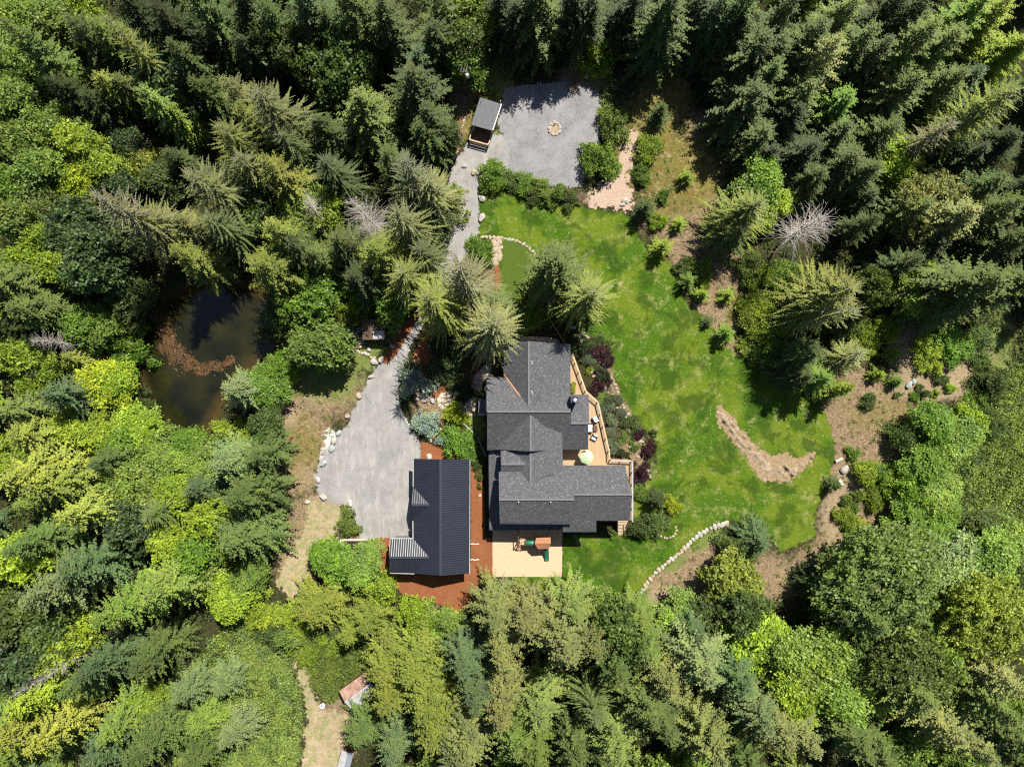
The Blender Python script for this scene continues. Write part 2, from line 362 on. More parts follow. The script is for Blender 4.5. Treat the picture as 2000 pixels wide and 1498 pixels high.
def c_lawn(n):
    f1 = n.noise(.13, 6, .6, dist=.4); f2 = n.noise(1.3, 7, .72); f3 = n.noise(7, 4, .8); f4 = n.noise(.45, 6, .7)
    g = n.ramp(f3, [(.34, (.015, .042, .001)), (.47, (.036, .090, .003)), (.56, (.060, .120, .005)), (.70, (.125, .165, .02))])
    c = n.mix(n.ramp(f1, [(.46, 0), (.58, .8)]), g, n.ramp(f3, [(.35, (.078, .118, .005)), (.65, (.150, .180, .018))]))
    dryc = n.ramp(f3, [(.3, (.12, .13, .045)), (.55, (.24, .22, .10)), (.75, (.36, .32, .20))])
    c = n.mix(n.math('MULTIPLY', n.ramp(f4, [(.50, 0), (.62, .85)]), n.ramp(f2, [(.44, 0), (.56, 1)])), c, dryc)
    c = n.mix(n.ramp(n.noise(2.6, 6, .8, dist=.6), [(.58, 0), (.66, .55)]), c, (.40, .37, .25))
    c = n.mix(n.ramp(n.noise(13, 2, .6), [(.66, 0), (.72, .5)]), c, (.36, .38, .22))
    c = n.mix(1.0, c, (.95, 1.0, .8), 'MULTIPLY')
    c = n.mix(n.ramp(n.noise(.24, 5, .65, dist=.5), [(.5, 0), (.58, .7)]), c, n.ramp(f3, [(.36, (.010, .030, .002)), (.65, (.032, .070, .005))]))
    return c
sheet('lawn', LAWN, .035, sheet_mat('lawn_grass', c_lawn, amp=1.5, esc=1.1, bump=bn(9), bs=.8, bd=.1, spec=.15))
def c_plaid(n):
    f3 = n.noise(8, 4, .8)
    c = n.ramp(f3, [(.3, (.030, .062, .006)), (.7, (.075, .115, .016))])
    w1 = n.n('ShaderNodeTexWave'); w1.inputs['Scale'].default_value = 1.1; w1.inputs['Distortion'].default_value = .5
    mp = n.n('ShaderNodeMapping'); mp.inputs['Rotation'].default_value = (0, 0, .25); n.l(n.world(), mp.inputs[0]); n.l(mp.outputs[0], w1.inputs[0])
    w2 = n.n('ShaderNodeTexWave'); w2.bands_direction = 'Y'; w2.inputs['Scale'].default_value = .9; w2.inputs['Distortion'].default_value = .5; n.l(mp.outputs[0], w2.inputs[0])
    k = n.math('MAXIMUM', w1.outputs['Fac'], w2.outputs['Fac'])
    return n.mix(n.ramp(k, [(.7, 0), (1, .45)]), c, (.10, .135, .03))
sheet('new_turf', PLAID, .05, sheet_mat('turf_grass', c_plaid, amp=.25, bump=bn(10), bs=.5))
def c_mulch(n):
    f3 = n.noise(7, 5, .85); f1 = n.noise(.6, 5, .6)
    c = n.ramp(f3, [(.3, (.09, .032, .014)), (.5, (.195, .072, .030)), (.72, (.29, .125, .06))])
    return n.mix(n.ramp(f1, [(.45, 0), (.7, .35)]), c, (.27, .12, .06))
mm = sheet_mat('red_mulch', c_mulch, amp=.35, esc=1.5, bump=bn(9), bs=.9, bd=.06)
sheet('mulch', MULCH, .042, mm)
for b in BEDS: sheet('mulch_bed', b, .044, mm, margin=.8)
def c_chips(n):
    f3 = n.noise(8, 4, .8)
    c = n.ramp(f3, [(.3, (.38, .255, .16)), (.6, (.54, .39, .265)), (.75, (.64, .49, .36))])
    return n.mix(n.ramp(n.noise(.8, 5, .6), [(.5, 0), (.7, .5)]), c, (.5, .36, .22))
sheet('play_area', CHIPS, .056, sheet_mat('wood_chips', c_chips, amp=.12, bump=bn(9), bs=.8), step=.25)
def c_path(n):
    f3 = n.noise(7, 5, .8); f1 = n.noise(.5, 6, .7, stretch=(1.5, .5, 1))
    c = n.ramp(f3, [(.3, (.22, .16, .105)), (.6, (.38, .29, .20)), (.75, (.5, .40, .30))])
    c = n.mix(n.ramp(n.noise(1.3, 6, .75), [(.46, 0), (.57, .8)]), c, n.ramp(f3, [(.4, (.10, .15, .03)), (.6, (.24, .25, .10))]))
    return n.mix(n.ramp(f1, [(.5, 0), (.68, .6)]), c, (.17, .17, .07))
for i, p in enumerate(PATHS): sheet('dirt_path', p, .02 + i * .01, sheet_mat('path_dirt', c_path, amp=2.2, esc=.9, bump=bn(6), bs=.6))
def c_soil(n):
    f3 = n.noise(8, 5, .85)
    return n.ramp(f3, [(.36, (.19, .125, .09)), (.5, (.38, .275, .21)), (.64, (.56, .45, .37))])
for p in SOIL: sheet('bare_soil', p, .05, sheet_mat('pink_soil', c_soil, amp=3.0, esc=.8, bump=bn(7), bs=.9, bd=.1))

def c_dirt(n):
    f3 = n.noise(7, 6, .8); f1 = n.noise(1.1, 6, .7)
    c = n.ramp(f3, [(.35, (.13, .082, .05)), (.5, (.27, .185, .115)), (.65, (.42, .31, .21))])
    return n.mix(n.ramp(f1, [(.48, 0), (.6, .7)]), c, n.ramp(f3, [(.4, (.09, .11, .03)), (.6, (.22, .20, .09))]))
ROCKB = [(1389,790),(1400,782),(1421,795),(1452,835),(1484,866),(1506,886),(1535,876),(1555,888),(1601,872),(1598,892),(1580,915),(1550,946),(1486,946),(1458,906),(1427,866),(1395,828)]
sheet('bare_dirt', ROCKB, .055, sheet_mat('dry_dirt', c_dirt, amp=1.7, esc=.9, bump=bn(6), bs=.9, bd=.1), step=.3, shrink=.45)
# pond water
def water():
    n = N('pond_water'); f = n.noise(.16, 5, .6); f2 = n.noise(1.2, 5, .6)
    c = n.ramp(f, [(.35, (.006, .007, .003)), (.5, (.013, .013, .005)), (.7, (.024, .022, .007))])
    # shallow mud shows brown along the shore
    c = n.mix(n.ramp(n.math('ADD', n.attr('shore').outputs['Fac'], n.math('MULTIPLY', n.math('SUBTRACT', f2, .5), .5)), [(.5, 0), (1.0, .7)]), c, (.05, .032, .010))
    n.base(c, .06, .5, bump=n.noise(5, 2), bs=.02, bd=.02); return n.m
PW = gpoly(POND); a = np.array(PW); xs = np.arange(a[:, 0].min() - 2, a[:, 0].max() + 2, .5); ys = np.arange(a[:, 1].min() - 2, a[:, 1].max() + 2, .5)
X, Y = np.meshgrid(xs, ys); P = np.stack([X.ravel(), Y.ravel()], 1); sdv = sdist(P, PW); I = np.arange(len(P)).reshape(len(ys), len(xs))
F = np.stack([I[:-1, :-1].ravel(), I[:-1, 1:].ravel(), I[1:, 1:].ravel(), I[1:, :-1].ravel()], 1); F = F[sdv[F].max(1) > -2]
used = np.unique(F); mp = np.full(len(P), -1); mp[used] = np.arange(len(used)); F = mp[F]; P = P[used]; sdv = sdv[used]
me = np_mesh('pond_water', np.column_stack([P, np.full(len(P), -.55)]), F, [water()], {'shore': ('POINT', 'FLOAT', 1 - smooth(sdv, 0, 3.2))}, smooth=True)
tag(link(bpy.data.objects.new('pond_water', me)), kind='structure')

# ------------------------------------------------------------------ leaf geometry
def unit(a): return a / (np.linalg.norm(a, axis=1, keepdims=True) + 1e-9)
def kites(O, D, Nn, l, w, bend=.0):
    """leaf shaped quads: root O, direction D, facing Nn"""
    D = unit(D); Sd = unit(np.cross(D, Nn)); l = l[:, None]; w = w[:, None]
    U = np.cross(Sd, D)
    V = np.stack([O, O + D * l * .5 + Sd * w + U * bend * l, O + D * l, O + D * l * .5 - Sd * w + U * bend * l], 1)
    return V.reshape(-1, 3)
def prisms(A, B, ra, rb):
    """three sided twigs from A to B"""
    D = unit(B - A); up = np.tile([[0.1, .2, 1.0]], (len(A), 1)); s = unit(np.cross(D, up)); u = np.cross(s, D); V = []
    for C, r in ((A, ra), (B, rb)):
        for k in range(3):
            t = 2 * math.pi * k / 3; V.append(C + (s * math.cos(t) + u * math.sin(t)) * r[:, None])
    V = np.stack(V, 1).reshape(-1, 3); b = (np.arange(len(A)) * 6)[:, None]
    F = np.concatenate([b + [0, 1, 4, 3], b + [1, 2, 5, 4], b + [2, 0, 3, 5]], 0)
    return V, F
def leaf_mesh(name, V, mat, rng, tip, vr=None):
    n = len(V) // 4; F = np.arange(n * 4).reshape(n, 4)
    v = rng.random(n) if vr is None else vr
    return np_mesh(name, V, F, [mat], {'v': ('FACE', 'FLOAT', v), 'tip': ('FACE', 'FLOAT', tip)})

def trunk_mesh(name, h, r, mat, rng, limbs=None, lean=.015):
    zs = np.linspace(0, 1, 9); seg = 8
    cx = np.cumsum(rng.normal(0, lean * h / 9, 9)); cy = np.cumsum(rng.normal(0, lean * h / 9, 9)); cx -= cx[0]; cy -= cy[0]
    V = []
    for i, t in enumerate(zs):
        rr = r * ((1 - t) ** .8 * .95 + .05) * (1.35 if i == 0 else 1)
        for k in range(seg): V.append((cx[i] * .2 + rr * math.cos(k * math.pi * 2 / seg), cy[i] * .2 + rr * math.sin(k * math.pi * 2 / seg), t * h - .15))
    V = np.array(V); F = []
    for i in range(8):
        for k in range(seg): F.append((i * seg + k, i * seg + (k + 1) % seg, (i + 1) * seg + (k + 1) % seg, (i + 1) * seg + k))
    F = np.array(F)
    if limbs is not None:
        A, B, ra, rb = limbs; V2, F2 = prisms(A, B, ra, rb); F = np.concatenate([F, F2 + len(V)]); V = np.concatenate([V, V2])
    return np_mesh(name, V, F, [mat])

def conifer(seed, h, R, space=.42, nb=6, droop=.35, rise=.8, node=.30, lw=.085, dense=1.0, zb=.08, limbcol='bark', limb_r=.035, gap=0.0, prof=.75, sub=True, twig_l=1.0, hang=.18):
    rng = np.random.default_rng(seed)
    br = []
    z = zb * h
    while z < h * .985:
        t = z / h; k = max(3, int(round(nb * (1 - .3 * t)))); a0 = rng.random() * 6.28
        pr = ((1 - t) ** prof) * (min(1, .55 + t * 2.2)); 
        for i in range(k):
            if rng.random() < gap: continue
            L = R * (pr * .97 + .035) * rng.uniform(.55, 1.16)
            br.append((z + rng.uniform(-.15, .15), a0 + 6.283 * i / k + rng.normal(0, .16), L, t))
        z += space * (1 - .35 * t)
    br = np.array(br); zz, az, L, t = br.T
    a = .02 + rise * t ** 1.4 + rng.normal(0, .05, len(t)); b = droop * (1 - t * .8)
    dirx, diry = np.cos(az), np.sin(az)
    def pt(s, idx): 
        sag = a[idx] * s - b[idx] * s * s + .06 * np.maximum(s - .7, 0)
        return np.stack([dirx[idx] * L[idx] * s, diry[idx] * L[idx] * s, zz[idx] + L[idx] * sag], 1)
    # limbs
    idx = np.arange(len(L)); A = []; B = []; ra = []; rb = []
    for s0, s1 in ((0, .5), (.5, .97)):
        A.append(pt(np.full(len(L), s0), idx)); B.append(pt(np.full(len(L), s1), idx)); rr = limb_r * (.5 + L / R)
        ra.append(rr * (1 - s0 * .8)); rb.append(rr * (1 - s1 * .85))
    limbs = (np.concatenate(A), np.concatenate(B), np.concatenate(ra), np.concatenate(rb))
    O = []; D = []; Ls = []; Nn = []; T = []; BT = []; RA = []; btone = np.clip(rng.normal(.5, .2, len(L)), 0, 1)
    for side in (-1, 1, 0):
        m = np.maximum(2, (L * dense / node)).astype(int)
        idx = np.repeat(np.arange(len(L)), m); j = np.concatenate([np.arange(q) for q in m])
        s = np.clip(.10 + .9 * (j + rng.random(len(j)) * .8) / m[idx], .05, 1)
        o = pt(s, idx); out = np.stack([dirx[idx], diry[idx], a[idx] - 2 * b[idx] * s], 1); out = unit(out)
        lat = np.stack([-diry[idx], dirx[idx], np.zeros(len(idx))], 1)
        ll = (.20 * L[idx] + .28) * (1.02 - s) ** .75 * rng.uniform(.6, 1.25, len(idx)) * twig_l
        if side == 0:
            d = out + np.stack([rng.normal(0, .3, len(idx)), rng.normal(0, .3, len(idx)), .25 - hang * 2 * rng.random(len(idx))], 1); ll = ll * .7
        else:
            fw = rng.uniform(.5, 1.0, len(idx))[:, None]
            d = lat * side + out * fw; d[:, 2] += rng.normal(-hang, .09, len(idx))
        O.append(o); D.append(unit(d)); Ls.append(ll); T.append(s); BT.append(btone[idx]); RA.append(np.full(len(idx), .75 if side == 0 else 0.0))
    O = np.concatenate(O); D = np.concatenate(D); Ls = np.concatenate(Ls); T = np.concatenate(T); BT = np.concatenate(BT); RA = np.concatenate(RA)
    # every twig carries a pair of side sprigs as well
    if sub:
        q = rng.random(len(O)) < .85
        O2 = []; D2 = []; L2 = []; T2 = []; B2 = []
        for f in (.35, .65):
            for sg in (-1, 1):
                lt = unit(np.cross(D[q], np.tile([[0, 0, 1.]], (q.sum(), 1)))) * sg
                O2.append(O[q] + D[q] * Ls[q][:, None] * f); d2 = lt * .9 + D[q]; d2[:, 2] += rng.normal(-.12, .25, q.sum()); D2.append(unit(d2)); L2.append(Ls[q] * .52 * (1.2 - f) * rng.uniform(.7, 1.3, q.sum())); T2.append(T[q]); B2.append(BT[q])
        O = np.concatenate([O] + O2); D = np.concatenate([D] + D2); Ls = np.concatenate([Ls] + L2); T = np.concatenate([T] + T2); BT = np.concatenate([BT] + B2); RA = np.concatenate([RA] + [RA[q] * .6] * len(B2))
    Nn = np.tile([[0, 0, 1.]], (len(O), 1)) + rng.normal(0, .2, (len(O), 3))
    wv = lw * (.65 + .5 * rng.random(len(O))) * np.clip(Ls / .5, .55, 1.5)
    V = kites(O, D, Nn, Ls, wv, -.06)
    tip = np.clip(np.clip((T - .5) * 1.8, 0, 1) * rng.uniform(.2, 1, len(O)) + RA * rng.uniform(.3, 1, len(O)), 0, 1)
    vb = np.clip(BT * .6 + .4 * rng.random(len(O)), 0, 1)
    return V, tip, vb, limbs, rng
def make_conifer(nm, h, R, **kw):
    tr = kw.pop('tr', .22); bark = kw.pop('bark', 'bark'); seed = kw.pop('seed')
    V, tip, vb, limbs, rng = conifer(seed, h, R, **kw)
    return dict(h=h, R=R, crown=leaf_mesh('crown', V, M['needle'], rng, tip, vb), trunk=trunk_mesh('trunk', h * .985, tr, M[bark], rng, limbs))

def lobes(rng, n, R, h, zc, spread=.68):
    c = []
    for i in range(n):
        a = rng.random() * 6.28; r = R * spread * math.sqrt(rng.random()) * rng.uniform(.7, 1.12); z = zc + (h - zc) * .72 * (1 - (r / R) ** 2) * rng.uniform(.1, 1.0)
        c.append((r * math.cos(a), r * math.sin(a), z, R * rng.choice([.18, .24, .32, .40, .46]) * rng.uniform(.85, 1.15)))
    return np.array(c)
def make_broad(nm, h, R, seed, nl=22, leaf=.30, count=15000, clump=.42, zb=.35, airy=.0, dome=1.0, skinw=.22, spread=.68):
    rng = np.random.default_rng(seed); C = lobes(rng, nl, R, h, h * zb, spread)
    # leaf clumps sit on and just inside the surface of the lobes
    nc = count // 26; w = C[:, 3] ** 2; k = rng.choice(len(C), nc, p=w / w.sum())
    d = unit(rng.normal(0, 1, (nc, 3)) + np.array([0, 0, .35])); rr = C[k, 3] * (1 - skinw * rng.random(nc) ** 1.5) * rng.uniform(.9, 1.18, nc)
    P = C[k, :3] + d * rr[:, None] * np.array([1, 1, .8]); P += rng.normal(0, R * .05, P.shape); P[:, 2] = np.minimum(P[:, 2], h)
    keep = np.ones(nc, bool)
    if airy: keep = np.sin(P[:, 0] * 2.3 + seed) * np.cos(P[:, 1] * 2.1) + np.sin(P[:, 2] * 2.7) < 1.4 - airy * 2
    P = P[keep]; d = d[keep]; nc = len(P); lt = rng.normal(0, .13, len(C)); tone = np.clip(rng.normal(.5, .22, nc) + lt[k[keep]], 0, 1)
    idx = np.repeat(np.arange(nc), 26); O = P[idx] + rng.normal(0, clump * .55, (len(idx), 3)) * np.array([1, 1, .6])
    D = unit(d[idx] * .5 + rng.normal(0, .8, (len(idx), 3)) + np.array([0, 0, -.1])); Nn = unit(d[idx] * .6 + np.array([0, 0, .9]) + rng.normal(0, .5, (len(idx), 3)))
    l = leaf * rng.uniform(.45, 1.5, len(idx)) * rng.choice([.75, 1., 1.25], nc)[idx]; V = kites(O, D, Nn, l, l * .36)
    tip = np.clip((np.linalg.norm(O - C[0, :3] * 0 - np.array([0, 0, h * .45]), axis=1) / (R * 1.1)) - .45, 0, 1) * rng.uniform(0, 1, len(idx))
    v = np.clip(tone[idx] * .6 + rng.random(len(idx)) * .4, 0, 1)
    A = []; B = []; ra = []; rb = []
    for c in C:
        f = np.array([0, 0, h * zb * rng.uniform(.5, 1.0)]); mid = f * .5 + c[:3] * .5 + np.array([0, 0, -.1 * h * rng.random()]); r0 = R * .022
        A += [f, mid]; B += [mid, c[:3]]; ra += [r0, r0 * .7]; rb += [r0 * .7, r0 * .35]
        for _ in range(5):
            dd = unit(rng.normal(0, 1, (1, 3)) + np.array([[0, 0, .5]]))[0]; A.append(mid * .3 + c[:3] * .7); B.append(c[:3] + dd * c[3] * .9); ra.append(r0 * .4); rb.append(r0 * .1)
    limbs = (np.array(A), np.array(B), np.array(ra), np.array(rb))
    return dict(h=h, R=R, crown=leaf_mesh('crown', V, M['leaf'], rng, tip, v), trunk=trunk_mesh('trunk', h * .72, R * .045, M['greybark'], rng, limbs))

def make_snag(nm, h, R, seed, foliage=0.0, mat='deadwood', space=.34, nb=6, rise=.55, droop=.35):
    rng = np.random.default_rng(seed); A = []; B = []; ra = []; rb = []; leaf = []
    z = h * .25
    while z < h * .97:
        t = z / h
        for i in range(nb):
            L = R * ((1 - t) ** .55) * rng.uniform(.45, 1.15) * min(1, .6 + t); az = rng.random() * 6.28
            pz = np.array([0, 0, z + rng.uniform(-.1, .1)]); d = np.array([math.cos(az), math.sin(az), 0]); cur = rng.normal(0, .12); prev = pz
            a = rise * t + rng.normal(0, .08); n = 4
            for j in range(1, n + 1):
                s = j / n; dd = np.array([math.cos(az + cur * s * 2), math.sin(az + cur * s * 2), 0])
                q = pz + dd * L * s + np.array([0, 0, L * (a * s - droop * (1 - t) * s * s)])
                r = .038 * (1 - .2 * t); A.append(prev); B.append(q); ra.append(r * (1 - (s - .25) * .85)); rb.append(r * (1 - s * .85))
                for _ in range(1 if rng.random() < .6 else 0):
                    m = prev + (q - prev) * rng.random(); v = np.array([*(rng.normal(0, 1, 2)), rng.normal(-.1, .3)]) + dd * 1.1; v = v / np.linalg.norm(v) * L * .22 * rng.uniform(.4, 1.3)
                    A.append(m); B.append(m + v); ra.append(.018); rb.append(.006); leaf.append((m + v * .6, v))
                prev = q
        z += space
    limbs = (np.array(A), np.array(B), np.array(ra), np.array(rb))
    d = dict(h=h, R=R, trunk=trunk_mesh('trunk', h, .17, M[mat], rng, limbs), crown=None)
    if foliage > 0:
        O = np.array([p for p, _ in leaf]); Dv = unit(np.array([v for _, v in leaf])); k = rng.random(len(O)) < foliage; O = np.repeat(O[k], 7, 0); Dv = np.repeat(Dv[k], 7, 0)
        O = O + rng.normal(0, .22, O.shape); Dv = unit(Dv + rng.normal(0, .5, Dv.shape)); l = rng.uniform(.2, .5, len(O))
        V = kites(O, Dv, np.tile([[0, 0, 1.]], (len(O), 1)) + rng.normal(0, .4, O.shape), l, l * .2 + .03)
        d['crown'] = leaf_mesh('crown', V, M['needle'], rng, rng.random(len(O)) * .6)
    return d

PR = {}
PR['fir'] = [make_conifer('fir', 20, 4.8, seed=s, nb=6 - s % 2, space=.50 + .04 * (s % 3), lw=.105, droop=.28 + .06 * (s % 4), rise=.6 + .06 * (s % 3), node=.27, prof=.60 + .05 * (s % 4), twig_l=.92, gap=.04 + .03 * (s % 3)) for s in (1, 2, 3, 4, 5, 6, 7)]
PR['spruce'] = [make_conifer('spruce', 20, 5.0, seed=s, nb=6, space=.40, lw=.085, droop=.50, rise=.75, gap=.05, node=.17, bark='greybark', limb_r=.04, prof=.55, twig_l=.46, hang=.22) for s in (11, 12, 13, 14)]
PR['cedar'] = [make_conifer('cedar', 18, 4.4, seed=s, nb=6, space=.44, lw=.13, droop=.78, rise=.55, hang=.50, prof=.62, node=.28, twig_l=.8) for s in (21, 22, 23)]
PR['young'] = [make_conifer('young', 3.2, 1.7, seed=s, nb=7, space=.20, lw=.055, droop=.2, rise=.7, node=.15, tr=.07, limb_r=.015, twig_l=.8, zb=.04) for s in (31, 32)]
PR['maple'] = [make_broad('maple', 10, 4.4, s, nl=24, leaf=.34, count=17000) for s in (41, 42, 43)]
PR['bush'] = [make_broad('bush', 4.5, 2.6, s, nl=17, leaf=.19, count=11000, clump=.34, zb=.12, airy=.15, skinw=.6, spread=.98) for s in (95, 96, 97, 98)]
PR['bigmaple'] = [make_broad('maple', 16, 6.4, 91, nl=60, leaf=.30, count=46000, clump=.45, zb=.3, skinw=.3)]
PR['alder'] = [make_broad('alder', 12, 3.8, s, nl=30, leaf=.27, count=19000, clump=.5, zb=.3, airy=.12) for s in (51, 52, 53)]
PR['shrub'] = [make_broad('shrub', 2.2, 1.7, s, nl=15, leaf=.14, count=9000, clump=.24, zb=.1, airy=.2, skinw=.6, spread=.95) for s in (61, 62, 63, 64)]
PR['snag'] = [make_snag('snag', 18, 5.4, s, nb=8, rise=.8, space=.5, droop=.6) for s in (71, 72, 73)]
PR['bare'] = [make_conifer('bare', 20, 5.0, seed=s, nb=6, space=.42, lw=.075, droop=.45, rise=.8, gap=.05, node=.26, bark='greybark', limb_r=.065, prof=.55, twig_l=.42, hang=.12) for s in (81, 82)]

# ------------------------------------------------------------------ trees and shrubs, one by one
PAL = dict(dk=(.034,.054,.014), gr=(.064,.098,.024), ol=(.102,.142,.034), pl=(.185,.205,.072), yo=(.195,.228,.040), yg=(.190,.260,.024), br=(.108,.185,.022),
           lt=(.145,.208,.042), bl=(.064,.104,.040), lb=(.130,.170,.074), ye=(.27,.33,.02), bs=(.25,.33,.30), pu=(.045,.012,.018), bn=(.13,.085,.05), lv=(.12,.15,.09))
CW = dict(dk='dark green', gr='mid green', ol='olive green', pl='pale olive', yo='yellowish olive', yg='yellow green', br='bright green', lt='light green', bl='blue green', lb='pale blue green',
          ye='golden yellow', bs='silver blue', pu='dark purple', bn='brown', lv='grey green')
KW = dict(fir=('fir_tree', 'fir', 'fir tree'), spruce=('spruce_tree', 'sparse spruce', 'spruce tree'), cedar=('cedar_tree', 'drooping cedar', 'cedar tree'), young=('young_conifer', 'young conifer', 'young conifer'),
          maple=('maple_tree', 'round broadleaf tree', 'broadleaf tree'), alder=('alder_tree', 'leafy alder', 'alder tree'), shrub=('shrub', 'shrub', 'shrub'),
          snag=('dead_tree', 'bare grey dead tree', 'dead tree'), bare=('bare_branched_spruce', 'half bare spruce with pale branches', 'spruce tree'))
